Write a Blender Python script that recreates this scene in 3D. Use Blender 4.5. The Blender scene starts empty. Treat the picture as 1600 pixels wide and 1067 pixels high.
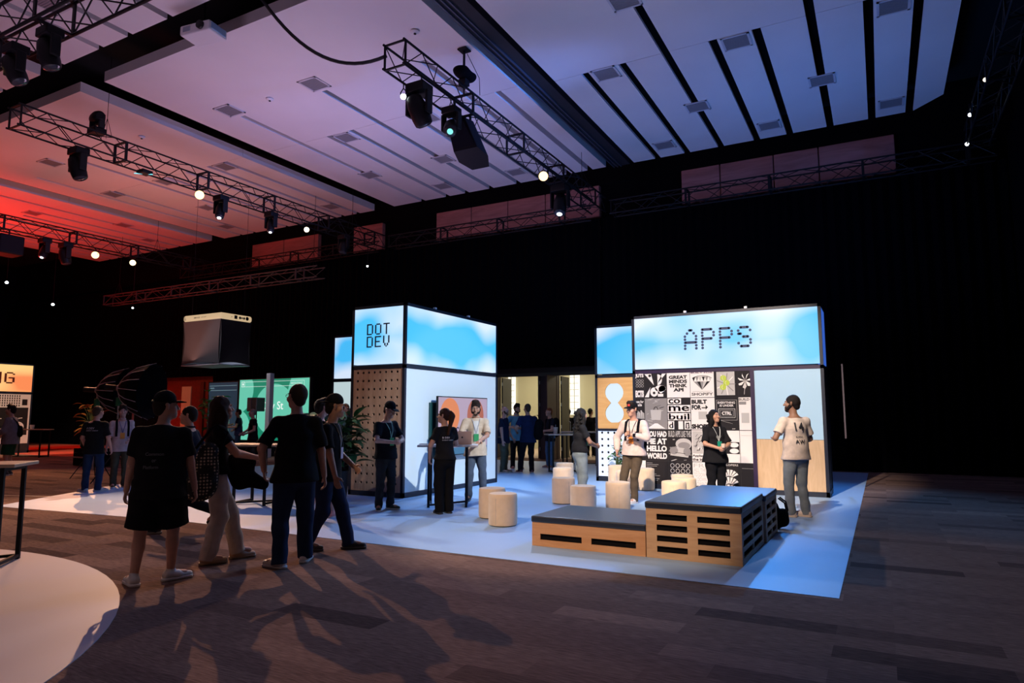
import bpy, bmesh, math, random
import numpy as np
from mathutils import Vector, Matrix
from mathutils.bvhtree import BVHTree
random.seed(7)
R = math.radians
SC = bpy.context.scene
COL = SC.collection

# ---------------------------------------------------------------- camera
CAM_H = 1.55
cd = bpy.data.cameras.new('camera'); cam = bpy.data.objects.new('camera', cd); COL.objects.link(cam)
cam.location = (0, 0, CAM_H); cam.rotation_euler = (R(96.3), 0, R(28.6))
cd.sensor_width = 36; cd.lens = 1053 / 1600 * 36; cd.clip_end = 200
SC.camera = cam
SC.view_settings.view_transform = 'Standard'; SC.view_settings.look = 'None'
SC.view_settings.gamma = 1; SC.view_settings.use_curve_mapping = False
SC.view_settings.exposure = 0.0

# ---------------------------------------------------------------- world and big lights
w = bpy.data.worlds.new('hall'); SC.world = w; w.use_nodes = True
w.node_tree.nodes['Background'].inputs[0].default_value = (0.35, 0.4, 0.7, 1)
w.node_tree.nodes['Background'].inputs[1].default_value = 0.002

def area(name, loc, target, size, power, color, sy=None):
    l = bpy.data.lights.new(name, 'AREA'); l.energy = power; l.color = color; l.size = size
    if sy: l.shape = 'RECTANGLE'; l.size_y = sy
    o = bpy.data.objects.new(name, l); COL.objects.link(o); o.location = loc
    o.rotation_euler = (Vector(target) - Vector(loc)).to_track_quat('-Z', 'Y').to_euler()
    return o

def spot(name, loc, target, power, color, angle=40, blend=0.3, radius=0.06):
    l = bpy.data.lights.new(name, 'SPOT'); l.energy = power; l.color = color
    l.spot_size = R(angle); l.spot_blend = blend; l.shadow_soft_size = radius
    o = bpy.data.objects.new(name, l); COL.objects.link(o); o.location = loc
    o.rotation_euler = (Vector(target) - Vector(loc)).to_track_quat('-Z', 'Y').to_euler()
    return o

# ceiling wash: unseen area lamps added to tint the rafts from below
area('added_ceiling_fill', (-13, 13.0, 3.9), (-12.5, 13, 10), 3.5, 175, (0.80, 0.50, 0.84))
area('added_ceiling_fill', (-6.0, 8, 3.9), (-5, 9, 10), 3.0, 34, (0.85, 0.50, 1.0))
area('added_ceiling_fill', (-1.5, 17.5, 3.9), (-1.5, 18, 10), 2.0, 110, (0.06, 0.26, 1.0))
area('added_ceiling_fill', (-9, 18.0, 3.9), (-9, 19, 10), 2.0, 60, (0.14, 0.32, 1.0))
area('added_ceiling_fill', (-22, 14, 3.9), (-23, 15, 10), 3.0, 130, (1.0, 0.38, 0.28))
area('added_ceiling_fill', (-33, 12, 3.9), (-32, 12, 10), 3.0, 640, (1.0, 0.03, 0.02))
area('added_ceiling_fill', (-13, 3.0, 3.9), (-14, 3, 10), 3.0, 70, (0.9, 0.6, 1.0))
spot('wash_spot', (2.5, 14.0, 7.6), (-21, 14.5, 9.9), 5500, (0.10, 0.28, 1.0), 27, 0.9, 0.2)
# profile spots on the trusses
spot('profile_spot', (2.6, 7.2, 6.9), (-8.0, 12.25, 1.25), 5600, (0.90, 0.95, 1.0), 21, 0.35, 0.05)      # white booth wall
spot('profile_spot', (-3.6, -2.5, 8.4), (-3.6, 9.9, 0.1), 4600, (1.0, 0.70, 0.48), 25, 0.45)             # benches and poufs
spot('profile_spot', (-17.2, 10.2, 8.1), (-3.2, 8.2, 0.2), 2600, (1.0, 0.88, 0.78), 22, 0.5)             # floor from the left truss
spot('profile_spot', (-2.4, 3.0, 8.4), (-3.3, 14.38, 1.1), 9300, (1.0, 0.84, 0.72), 31, 0.5)             # poster wall
spot('wash_spot', (-8.02, 16.1, 8.1), (-6.5, 12.0, 0), 2400, (0.32, 0.58, 1.0), 72, 0.9, 0.2)
spot('wash_spot', (-1.0, 19.0, 8.3), (-2.0, 11.0, 0), 1900, (0.12, 0.40, 1.0), 80, 0.9, 0.2)
spot('wash_spot', (2.6, 11.0, 8.4), (-7.5, 12.0, 1.2), 1300, (0.02, 0.28, 1.0), 45, 0.9, 0.2)
spot('profile_spot', (-2.35, 14.2, 3.95), (-2.4, 8.3, 0.5), 900, (0.06, 0.34, 1.0), 50, 1.0, 0.05)          # blue spot added above the booth to turn the bench pads blue
# lamps facing the camera side: their light falls on the carpet from behind the people
spot('profile_spot', (-17.0, 12.4, 7.85), (-9.5, 3.6, 0), 5400, (1.0, 0.55, 0.33), 50, 0.6, 0.05)
spot('profile_spot', (-7.7, 16.0, 8.0), (-4.5, 2.5, 0), 850, (1.0, 0.62, 0.44), 36, 0.6, 0.05)
spot('profile_spot', (-27.2, 15.2, 7.9), (-18.0, 6.6, 0), 4300, (1.0, 0.46, 0.22), 38, 0.6, 0.05)
spot('profile_spot', (-14.0, 18.5, 8.1), (-11.5, 8.0, 0), 500, (0.5, 0.62, 1.0), 40, 0.6, 0.05)
spot('wash_spot', (-13.0, 3.0, 8.0), (-8.7, 10.4, 1.4), 650, (1.0, 0.62, 0.42), 22, 0.6, 0.1)            # pegboard
spot('wash_spot', (-8.0, -3.0, 8.4), (-8.5, 2.0, 0), 120, (1.0, 0.72, 0.64), 60, 0.9, 0.3)  # weak front fill added behind the camera
spot('wash_spot', (-2.0, -4.0, 8.4), (-1.5, 4, 0), 60, (0.9, 0.7, 0.85), 75, 0.9, 0.3)  # second added front fill, weaker still
spot('wash_spot', (-33.0, 12.0, 8.2), (-33.5, 18, 0), 2300, (1.0, 0.06, 0.02), 60, 0.8, 0.3)
spot('wash_spot', (-26.0, 3.0, 8.2), (-31.9, 13, 1.6), 9500, (1.0, 0.72, 0.50), 32, 0.6, 0.3)
spot('wash_spot', (-20.4, 12.0, 8.2), (-20.6, 18, 1.0), 700, (0.85, 0.9, 1.0), 30, 0.6, 0.1)  # white spot added to brighten the pale column
spot('wash_spot', (-20.0, 10.0, 5.0), (-21.6, 16, 4.3), 60, (0.9, 0.9, 1.0), 25, 0.6, 0.1)

# ---------------------------------------------------------------- materials
MATS = {}
def _m(name):
    m = bpy.data.materials.new(name); m.use_nodes = True
    return m, m.node_tree.nodes, m.node_tree.links, m.node_tree.nodes['Principled BSDF']
def mat(name, col, rough=0.6, metal=0.0, emit=None, estr=0.0, noise=0.0, nscale=8.0, bump=0.0, bscale=60.0, sheen=0.0, spec=None):
    if name in MATS: return MATS[name]
    m, N, L, b = _m(name)
    b.inputs['Base Color'].default_value = (*col, 1); b.inputs['Roughness'].default_value = rough
    b.inputs['Metallic'].default_value = metal
    if spec is not None: b.inputs['Specular IOR Level'].default_value = spec
    if sheen: b.inputs['Sheen Weight'].default_value = sheen
    if emit: b.inputs['Emission Color'].default_value = (*emit, 1); b.inputs['Emission Strength'].default_value = estr
    if noise or bump:
        tc = N.new('ShaderNodeTexCoord')
    if noise:
        n = N.new('ShaderNodeTexNoise'); n.inputs['Scale'].default_value = nscale; n.inputs['Detail'].default_value = 4
        L.new(tc.outputs['Object'], n.inputs['Vector'])
        r = N.new('ShaderNodeMapRange'); r.inputs[1].default_value = 0.3; r.inputs[2].default_value = 0.7
        r.inputs[3].default_value = 1 - noise; r.inputs[4].default_value = 1 + noise
        L.new(n.outputs['Fac'], r.inputs[0])
        v = N.new('ShaderNodeMix'); v.data_type = 'RGBA'; v.blend_type = 'MULTIPLY'; v.inputs[0].default_value = 1
        v.inputs[6].default_value = (*col, 1); L.new(r.outputs[0], v.inputs[7]); L.new(v.outputs[2], b.inputs['Base Color'])
    if bump:
        n2 = N.new('ShaderNodeTexNoise'); n2.inputs['Scale'].default_value = bscale; n2.inputs['Detail'].default_value = 5
        L.new(tc.outputs['Object'], n2.inputs['Vector'])
        bp = N.new('ShaderNodeBump'); bp.inputs['Strength'].default_value = bump; bp.inputs['Distance'].default_value = 0.01
        L.new(n2.outputs['Fac'], bp.inputs['Height']); L.new(bp.outputs[0], b.inputs['Normal'])
    MATS[name] = m; return m

def emission(name, col, s):
    return mat(name, (0.02, 0.02, 0.02), 0.5, emit=col, estr=s)

def wood(name, c1, c2, scale=1.0, axis='X', rough=0.55):
    if name in MATS: return MATS[name]
    m, N, L, b = _m(name)
    tc = N.new('ShaderNodeTexCoord'); mp = N.new('ShaderNodeMapping')
    s = {'X': (1.2, 9, 9), 'Y': (9, 1.2, 9), 'Z': (9, 9, 1.2)}[axis]
    mp.inputs['Scale'].default_value = tuple(q * scale for q in s)
    n = N.new('ShaderNodeTexNoise'); n.inputs['Scale'].default_value = 1.6; n.inputs['Detail'].default_value = 7; n.inputs['Distortion'].default_value = 1.4
    cr = N.new('ShaderNodeValToRGB'); cr.color_ramp.elements[0].position = .3; cr.color_ramp.elements[1].position = .72
    cr.color_ramp.elements[0].color = (*c1, 1); cr.color_ramp.elements[1].color = (*c2, 1)
    L.new(tc.outputs['Object'], mp.inputs[0]); L.new(mp.outputs[0], n.inputs['Vector']); L.new(n.outputs['Fac'], cr.inputs[0])
    L.new(cr.outputs[0], b.inputs['Base Color']); b.inputs['Roughness'].default_value = rough
    MATS[name] = m; return m

def sky_box(name, top=(0.66, 0.78, 0.96), mid=(0.06, 0.50, 0.94), strength=1.0, seed=0.0, z0=2.55, z1=3.67, px=(0.55, 0.55)):
    """back-lit fabric print: soft white clouds on a blue sky"""
    m, N, L, b = _m(name)
    tc = N.new('ShaderNodeTexCoord'); sx = N.new('ShaderNodeSeparateXYZ'); L.new(tc.outputs['Object'], sx.inputs[0])
    mr = N.new('ShaderNodeMapRange'); mr.inputs[1].default_value = z0; mr.inputs[2].default_value = z1
    L.new(sx.outputs['Z'], mr.inputs[0])
    band = N.new('ShaderNodeMath'); band.operation = 'SUBTRACT'; band.inputs[1].default_value = 0.5; L.new(mr.outputs[0], band.inputs[0])
    ab = N.new('ShaderNodeMath'); ab.operation = 'ABSOLUTE'; L.new(band.outputs[0], ab.inputs[0])
    mp = N.new('ShaderNodeMapping'); mp.inputs['Location'].default_value = (seed, seed * .7, seed * .3); mp.inputs['Scale'].default_value = (px[0], px[1], .75)
    L.new(tc.outputs['Object'], mp.inputs[0])
    n = N.new('ShaderNodeTexNoise'); n.inputs['Scale'].default_value = 1.3; n.inputs['Detail'].default_value = 1.2; n.inputs['Roughness'].default_value = .35
    L.new(mp.outputs[0], n.inputs['Vector'])
    a2 = N.new('ShaderNodeMath'); a2.operation = 'MULTIPLY_ADD'; a2.inputs[1].default_value = 1.2; L.new(ab.outputs[0], a2.inputs[0])
    nn = N.new('ShaderNodeMapRange'); nn.inputs[1].default_value = .32; nn.inputs[2].default_value = .68; nn.inputs[3].default_value = -.38; nn.inputs[4].default_value = .42
    L.new(n.outputs['Fac'], nn.inputs[0]); L.new(nn.outputs[0], a2.inputs[2])
    cr = N.new('ShaderNodeValToRGB'); e = cr.color_ramp.elements
    e[0].position = .12; e[0].color = (*mid, 1); e[1].position = .78; e[1].color = (*top, 1)
    k = e.new(.42); k.color = tuple(mid[i] * .5 + top[i] * .5 for i in range(3)) + (1,)
    L.new(a2.outputs[0], cr.inputs[0])
    b.inputs['Base Color'].default_value = (.05, .05, .05, 1); L.new(cr.outputs[0], b.inputs['Emission Color'])
    b.inputs['Emission Strength'].default_value = strength; b.inputs['Roughness'].default_value = .5
    return m

def carpet_mat():
    m, N, L, b = _m('plank carpet')
    tc = N.new('ShaderNodeTexCoord')
    br = N.new('ShaderNodeTexBrick'); br.inputs['Scale'].default_value = 1.0; br.inputs['Brick Width'].default_value = 1.0
    br.inputs['Row Height'].default_value = .25; br.inputs['Mortar Size'].default_value = 0; br.offset = .37
    br.inputs['Color1'].default_value = (0, 0, 0, 1); br.inputs['Color2'].default_value = (1, 1, 1, 1); br.inputs['Bias'].default_value = 0
    L.new(tc.outputs['Object'], br.inputs['Vector'])
    cr = N.new('ShaderNodeValToRGB'); e = cr.color_ramp.elements
    e[0].position = 0.0; e[0].color = (.080, .050, .042, 1); e[1].position = 1; e[1].color = (.27, .170, .132, 1)
    k = e.new(.22); k.color = (.175, .110, .088, 1); k = e.new(.85); k.color = (.205, .130, .102, 1)
    L.new(br.outputs['Color'], cr.inputs[0])
    mp = N.new('ShaderNodeMapping'); mp.inputs['Scale'].default_value = (3, 28, 1); L.new(tc.outputs['Object'], mp.inputs[0])
    n = N.new('ShaderNodeTexNoise'); n.inputs['Scale'].default_value = 3; n.inputs['Detail'].default_value = 8; L.new(mp.outputs[0], n.inputs['Vector'])
    r = N.new('ShaderNodeMapRange'); r.inputs[1].default_value = .3; r.inputs[2].default_value = .7; r.inputs[3].default_value = .62; r.inputs[4].default_value = 1.3
    L.new(n.outputs['Fac'], r.inputs[0])
    v = N.new('ShaderNodeMix'); v.data_type = 'RGBA'; v.blend_type = 'MULTIPLY'; v.inputs[0].default_value = 1
    L.new(cr.outputs[0], v.inputs[6]); L.new(r.outputs[0], v.inputs[7]); L.new(v.outputs[2], b.inputs['Base Color'])
    b.inputs['Roughness'].default_value = 1.0; b.inputs['Specular IOR Level'].default_value = .03
    bp = N.new('ShaderNodeBump'); bp.inputs['Strength'].default_value = .4; bp.inputs['Distance'].default_value = .01
    L.new(n.outputs['Fac'], bp.inputs['Height']); L.new(bp.outputs[0], b.inputs['Normal'])
    return m

BLACK = mat('black powder coat', (.008, .008, .010), .5, spec=.25)
BLACKFAB = mat('black fabric', (.006, .006, .008), .95, spec=.1, bump=.3, bscale=200)
DRAPE = mat('black drape', (.0012, .0012, .0022), 1.0, spec=0.05)
TRUSSM = mat('black truss metal', (.008, .008, .010), .5, 0, spec=.25)
ALU = mat('aluminium', (.55, .55, .58), .35, .9)
WHITEP = mat('white plastic', (.75, .75, .77), .45)
PLY = wood('birch plywood', (.52, .30, .16), (.66, .42, .24), 1.0, 'X')
PLYV = wood('birch plywood upright', (.56, .36, .20), (.70, .48, .29), .8, 'Z')
PEG = wood('perforated plywood', (.40, .24, .16), (.58, .38, .27), .7, 'Z')

# ---------------------------------------------------------------- mesh helpers
class MB:
    """collects shapes and links them as one mesh object"""
    def __init__(s): s.v = []; s.f = []; s.m = []; s.mi = 0; s.sm = []; s.smooth = False
    def add(s, vs, fs, smooth=None):
        o = len(s.v); s.v += [tuple(v) for v in vs]; s.f += [tuple(i + o for i in f) for f in fs]
        s.m += [s.mi] * len(fs); s.sm += [s.smooth if smooth is None else smooth] * len(fs); return s
    def box(s, x0, x1, y0, y1, z0, z1):
        vs = [(x, y, z) for x in (x0, x1) for y in (y0, y1) for z in (z0, z1)]
        return s.add(vs, [(0, 1, 3, 2), (4, 6, 7, 5), (0, 4, 5, 1), (2, 3, 7, 6), (0, 2, 6, 4), (1, 5, 7, 3)], False)
    def rbox(s, x0, x1, y0, y1, z0, z1, r=.01, seg=3):
        """box with rounded edges"""
        bm = bmesh.new(); bmesh.ops.create_cube(bm, size=1)
        for v in bm.verts: v.co = Vector(((x0 + x1) / 2 + v.co.x * (x1 - x0), (y0 + y1) / 2 + v.co.y * (y1 - y0), (z0 + z1) / 2 + v.co.z * (z1 - z0)))
        bmesh.ops.bevel(bm, geom=bm.edges[:], offset=r, segments=seg, affect='EDGES', profile=.5)
        return s.bm(bm)
    def bm(s, bm, mtx=None, smooth=None):
        bm.verts.index_update()
        vs = [(mtx @ v.co) if mtx else v.co.copy() for v in bm.verts]
        fs = [[v.index for v in f.verts] for f in bm.faces]; bm.free(); return s.add(vs, fs, smooth)
    def tube(s, pts, r, n=8, cap=True, smooth=True):
        pts = [Vector(p) for p in pts]; rs = r if isinstance(r, (list, tuple)) else [r] * len(pts)
        vs = []; fs = []; up = None
        for i, p in enumerate(pts):
            d = (pts[min(i + 1, len(pts) - 1)] - pts[max(i - 1, 0)]).normalized()
            if up is None: up = Vector((0, 0, 1)) if abs(d.z) < .9 else Vector((1, 0, 0))
            a = d.cross(up).normalized(); b_ = a.cross(d).normalized(); up = b_
            for k in range(n):
                t = 2 * math.pi * k / n; vs.append(p + (a * math.cos(t) + b_ * math.sin(t)) * rs[i])
        for i in range(len(pts) - 1):
            for k in range(n): fs.append((i * n + k, i * n + (k + 1) % n, (i + 1) * n + (k + 1) % n, (i + 1) * n + k))
        if cap: fs += [tuple(range(n - 1, -1, -1)), tuple((len(pts) - 1) * n + k for k in range(n))]
        return s.add(vs, fs, smooth)
    def bar(s, a, b, w, d=None):
        """square bar from a to b"""
        a = Vector(a); b = Vector(b); d = d or w; t = (b - a).normalized()
        up = Vector((0, 0, 1)) if abs(t.z) < .95 else Vector((0, 1, 0))
        x = t.cross(up).normalized() * w / 2; y = x.normalized().cross(t).normalized() * d / 2
        vs = [p + sx * x + sy * y for p in (a, b) for sx, sy in ((-1, -1), (1, -1), (1, 1), (-1, 1))]
        return s.add(vs, [(0, 1, 2, 3), (7, 6, 5, 4), (0, 4, 5, 1), (1, 5, 6, 2), (2, 6, 7, 3), (3, 7, 4, 0)], False)
    def lathe(s, prof, c=(0, 0, 0), n=24, mtx=None, smooth=True, close=True):
        vs = []; fs = []; c = Vector(c)
        for r, z in prof:
            for k in range(n):
                t = 2 * math.pi * k / n; vs.append(Vector((r * math.cos(t), r * math.sin(t), z)))
        for i in range(len(prof) - 1):
            for k in range(n): fs.append((i * n + k, i * n + (k + 1) % n, (i + 1) * n + (k + 1) % n, (i + 1) * n + k))
        if close: fs += [tuple(range(n - 1, -1, -1)), tuple((len(prof) - 1) * n + k for k in range(n))]
        vs = [(mtx @ v if mtx else v) + c for v in vs]
        return s.add(vs, fs, smooth)
    def cyl(s, c, r, h, n=20, smooth=True): return s.lathe([(r, 0), (r, h)], c, n, None, smooth)
    def poly(s, pts, nrm, t):
        """extruded polygon: pts in 3-D, thickness t along nrm"""
        nrm = Vector(nrm) * t; n = len(pts); p = [Vector(q) for q in pts]
        return s.add(p + [q + nrm for q in p], [tuple(range(n)), tuple(range(2 * n - 1, n - 1, -1))] + [(i, n + i, n + (i + 1) % n, (i + 1) % n) for i in range(n)], False)
    def build(s, name, mats, parent=None, world=False, sharp=40):
        me = bpy.data.meshes.new(name)
        vs = s.v
        if world and parent is not None:
            inv = world_mtx(parent).inverted(); vs = [inv @ Vector(v) for v in vs]
        me.from_pydata([tuple(v) for v in vs], [], s.f)
        if not isinstance(mats, (list, tuple)): mats = [mats]
        for m in mats: me.materials.append(m)
        me.polygons.foreach_set('material_index', s.m); me.polygons.foreach_set('use_smooth', s.sm)
        bmx = bmesh.new(); bmx.from_mesh(me); bmesh.ops.recalc_face_normals(bmx, faces=bmx.faces); bmx.to_mesh(me); bmx.free()
        me.update()
        if any(s.sm): me.set_sharp_from_angle(angle=R(sharp))
        o = bpy.data.objects.new(name, me); COL.objects.link(o)
        if parent is not None: o.parent = parent
        return o

def world_mtx(o):
    m = Matrix.LocRotScale(o.location, o.rotation_euler, o.scale)
    return world_mtx(o.parent) @ m if o.parent else m

def tag(o, label=None, cat=None, group=None, kind=None):
    if label: o['label'] = label
    if cat: o['category'] = cat
    if group: o['group'] = group
    if kind: o['kind'] = kind
    return o
def thing(name, label, cat, loc=(0, 0, 0), rz=0, group=None):
    o = bpy.data.objects.new(name, None); COL.objects.link(o); o.empty_display_size = .1
    o.location = loc; o.rotation_euler = (0, 0, rz)
    return tag(o, label, cat, group)
def struct(name, mb, m): return tag(mb.build(name, m), kind='structure')
def dup(root, loc=None, rz=None, label=None, group=None):
    def rec(o, par):
        c = o.copy(); COL.objects.link(c); c.parent = par
        for ch in [x for x in KIDS.get(o.name, [])]:
            KIDS.setdefault(c.name, []).append(rec(ch, c))
        return c
    KIDS = {}
    for x in COL.objects:
        if x.parent: KIDS.setdefault(x.parent.name, []).append(x)
    c = rec(root, None)
    if loc is not None: c.location = loc
    if rz is not None: c.rotation_euler = (0, 0, rz)
    if label: c['label'] = label
    if group: c['group'] = group
    return c

_tc = {}
def text2d(s, bold=0.0, align='LEFT', spacing=.9):
    """letters as flat 2-D polygons (verts, faces, width, height)"""
    key = (s, bold, align, spacing)
    if key in _tc: return _tc[key]
    c = bpy.data.curves.new('t', 'FONT'); c.body = s; c.offset = bold; c.align_x = align; c.space_line = spacing; c.resolution_u = 3
    o = bpy.data.objects.new('t', c); COL.objects.link(o)
    me = bpy.data.meshes.new_from_object(o.evaluated_get(bpy.context.evaluated_depsgraph_get()))
    vs = [v.co.copy() for v in me.vertices]; fs = [tuple(p.vertices) for p in me.polygons]
    bpy.data.objects.remove(o); bpy.data.curves.remove(c); bpy.data.meshes.remove(me)
    x0 = min(v.x for v in vs); x1 = max(v.x for v in vs); y0 = min(v.y for v in vs); y1 = max(v.y for v in vs)
    vs = [((v.x - x0) / (x1 - x0), (v.y - y0) / (y1 - y0)) for v in vs]
    _tc[key] = (vs, fs); return _tc[key]

class Face2:
    """draws 2-D artwork on a plane: origin o, unit vectors u (right) and v (up), n out of the face"""
    def __init__(s, mb, o, u, v=(0, 0, 1), n=None, lift=.003):
        s.mb = mb; s.o = Vector(o); s.u = Vector(u); s.v = Vector(v); s.n = Vector(n) if n else s.u.cross(s.v); s.lift = lift; s.k = 1
    def P(s, x, y): return s.o + s.u * x + s.v * y + s.n * (s.lift * s.k)
    def mi(s, i): s.mb.mi = i; return s
    def rect(s, x0, y0, x1, y1, k=1): s.k = k; s.mb.add([s.P(x0, y0), s.P(x1, y0), s.P(x1, y1), s.P(x0, y1)], [(0, 1, 2, 3)], False); return s
    def poly(s, pts, k=1): s.k = k; s.mb.add([s.P(*p) for p in pts], [tuple(range(len(pts)))], False); return s
    def ell(s, cx, cy, rx, ry, k=1, n=20, a0=0, a1=360):
        full = a1 - a0 >= 360
        pts = [(cx + rx * math.cos(R(a0 + (a1 - a0) * i / n)), cy + ry * math.sin(R(a0 + (a1 - a0) * i / n))) for i in range(n + (0 if full else 1))]
        return s.poly(pts, k)
    def ring(s, cx, cy, rx, ry, w, k=1, n=22, a0=0, a1=360):
        s.k = k; vs = []; fs = []
        for i in range(n + 1):
            t = R(a0 + (a1 - a0) * i / n); c_, s_ = math.cos(t), math.sin(t)
            vs += [s.P(cx + rx * c_, cy + ry * s_), s.P(cx + (rx - w) * c_, cy + (ry - w) * s_)]
            if i: fs.append((2 * i - 2, 2 * i - 1, 2 * i + 1, 2 * i))
        s.mb.add(vs, fs, False); return s
    def line(s, x0, y0, x1, y1, w, k=1):
        d = Vector((x1 - x0, y1 - y0)); 
        if d.length == 0: return s
        d.normalize(); q = Vector((-d.y, d.x)) * w / 2
        return s.poly([(x0 - q.x, y0 - q.y), (x1 - q.x, y1 - q.y), (x1 + q.x, y1 + q.y), (x0 + q.x, y0 + q.y)], k)
    def text(s, t, x0, y0, x1, y1, bold=.0, k=1, align='LEFT', spacing=.9):
        s.k = k; vs, fs = text2d(t, bold, align, spacing)
        s.mb.add([s.P(x0 + a * (x1 - x0), y0 + b * (y1 - y0)) for a, b in vs], fs, False); return s
# ---------------------------------------------------------------- people: signed distance bodies turned into one smooth surface
class SDF:
    def __init__(s, h): s.h = h; s.p = []; s.ops = []
    def cap(s, a, b, ra, rb=None, k=.02, flat=None, sub=False):
        """round cone from a to b; flat=(unit vector, factor>1) squashes it along that direction"""
        s.p.append((np.array(a, float), np.array(b, float), ra, ra if rb is None else rb, k, flat, sub)); s.ops.append(('p', s.p[-1])); return s
    def sph(s, c, r, k=.02, flat=None, sub=False): return s.cap(c, c, r, r, k, flat, sub)
    def cut(s, n, d, near=None, rad=.3):
        """keep the side n.p < d (only within rad of the point near)"""
        s.ops.append(('c', (np.array(n, float), d, near, rad))); return s
    def mesh(s, wave=0.0, wf=(9, 9, 14), seed=0):
        h = s.h
        lo = np.min([np.minimum(a, b) - max(ra, rb) for a, b, ra, rb, *_ in s.p], 0) - 3 * h
        hi = np.max([np.maximum(a, b) + max(ra, rb) for a, b, ra, rb, *_ in s.p], 0) + 3 * h
        n = np.ceil((hi - lo) / h).astype(int) + 1
        D = np.full(n, .15, np.float32)
        ax = [lo[i] + h * np.arange(n[i]) for i in range(3)]
        G = np.meshgrid(*ax, indexing='ij', sparse=True)
        if wave:
            rs = np.random.RandomState(seed); W = 0
            for _ in range(5):
                f = rs.uniform(.5, 1.5, 3) * np.array(wf) * rs.choice([-1, 1], 3); ph = rs.uniform(0, 6.28)
                W = W + np.sin(f[0] * G[0] + f[1] * G[1] + f[2] * G[2] + ph + 1.3 * np.sin(5 * G[2] + ph))
            W = (wave * W / 2.2).astype(np.float32)
        for kind, arg in s.ops:
            if kind == 'c':
                nv, d, near, rad = arg; X, Y, Z = G
                c = (X * nv[0] + Y * nv[1] + Z * nv[2]) - d
                if near is not None:
                    c = np.where((X - near[0]) ** 2 + (Y - near[1]) ** 2 + (Z - near[2]) ** 2 > rad * rad, -1, c)
                D = np.maximum(D, c); continue
            a, b, ra, rb, k, flat, sub = arg
            r = max(ra, rb) + k + 2.5 * h
            i0 = np.maximum(((np.minimum(a, b) - r - lo) / h).astype(int), 0); i1 = np.minimum(((np.maximum(a, b) + r - lo) / h).astype(int) + 2, n)
            if (i1 <= i0).any(): continue
            X, Y, Z = np.meshgrid(ax[0][i0[0]:i1[0]], ax[1][i0[1]:i1[1]], ax[2][i0[2]:i1[2]], indexing='ij', sparse=True)
            ab = b - a; L2 = float(ab @ ab)
            if L2 > 1e-9: t = np.clip(((X - a[0]) * ab[0] + (Y - a[1]) * ab[1] + (Z - a[2]) * ab[2]) / L2, 0, 1)
            else: t = 0 * (X + Y + Z)
            dx = X - a[0] - t * ab[0]; dy = Y - a[1] - t * ab[1]; dz = Z - a[2] - t * ab[2]
            q = dx * dx + dy * dy + dz * dz
            if flat:
                for (fv, ff) in (flat if isinstance(flat, list) else [flat]):
                    e = dx * fv[0] + dy * fv[1] + dz * fv[2]; q = q + e * e * (ff * ff - 1)
            d = np.sqrt(np.maximum(q, 0)) - (ra + (rb - ra) * t)
            S = D[i0[0]:i1[0], i0[1]:i1[1], i0[2]:i1[2]]
            if sub: S[...] = np.maximum(S, -d)
            else:
                hh = np.clip(.5 + .5 * (S - d) / max(k, 1e-4), 0, 1); S[...] = S * (1 - hh) + d * hh - k * hh * (1 - hh)
        if wave: D = D + W
        return surface_net(D, lo, h)

def surface_net(D, lo, h):
    n = D.shape; s = D < 0
    c = np.zeros(tuple(q - 1 for q in n), np.uint8)
    for i in (0, 1):
        for j in (0, 1):
            for k in (0, 1): c += s[i:n[0] - 1 + i, j:n[1] - 1 + j, k:n[2] - 1 + k]
    act = (c > 0) & (c < 8); idx = -np.ones(c.shape, np.int64); cells = np.argwhere(act); idx[act] = np.arange(len(cells))
    acc = np.zeros((len(cells), 3)); cnt = np.zeros(len(cells)); ci, cj, ck = cells.T
    for axis in range(3):
        for u in (0, 1):
            for v in (0, 1):
                o = [0, 0, 0]; o[(axis + 1) % 3] = u; o[(axis + 2) % 3] = v; e = list(o); e[axis] = 1
                d0 = D[ci + o[0], cj + o[1], ck + o[2]]; d1 = D[ci + e[0], cj + e[1], ck + e[2]]
                x = (d0 < 0) != (d1 < 0); t = np.where(x, d0 / np.where(x, d0 - d1, 1), 0)
                p = np.tile(np.array(o, float), (len(cells), 1)); p[:, axis] = t
                acc += p * x[:, None]; cnt += x
    V = lo + h * (cells + acc / np.maximum(cnt, 1)[:, None])
    Q = []
    for axis in range(3):
        a1, a2 = (axis + 1) % 3, (axis + 2) % 3
        sl0 = [slice(None)] * 3; sl1 = [slice(None)] * 3; sl0[axis] = slice(0, -1); sl1[axis] = slice(1, None)
        x = s[tuple(sl0)] != s[tuple(sl1)]; P = np.argwhere(x)
        P = P[(P[:, a1] > 0) & (P[:, a2] > 0) & (P[:, a1] < n[a1] - 1) & (P[:, a2] < n[a2] - 1)]
        inside = s[P[:, 0], P[:, 1], P[:, 2]]
        def at(du, dv):
            q = P.copy(); q[:, a1] -= du; q[:, a2] -= dv; return idx[q[:, 0], q[:, 1], q[:, 2]]
        q = np.stack([at(0, 0), at(1, 0), at(1, 1), at(0, 1)], 1); q[~inside] = q[~inside][:, ::-1]
        Q.append(q)
    Q = np.concatenate(Q); Q = Q[(Q >= 0).all(1)]
    return V, Q

def np_obj(name, V, Q, m, parent):
    me = bpy.data.meshes.new(name); me.vertices.add(len(V)); me.vertices.foreach_set('co', V.astype(np.float32).ravel())
    me.loops.add(len(Q) * 4); me.loops.foreach_set('vertex_index', Q.astype(np.int32).ravel())
    me.polygons.add(len(Q)); me.polygons.foreach_set('loop_start', np.arange(0, len(Q) * 4, 4, dtype=np.int32))
    me.polygons.foreach_set('use_smooth', np.ones(len(Q), bool)); me.update(calc_edges=True); me.validate()
    me.materials.append(m); o = bpy.data.objects.new(name, me); COL.objects.link(o); o.parent = parent; return o

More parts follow.
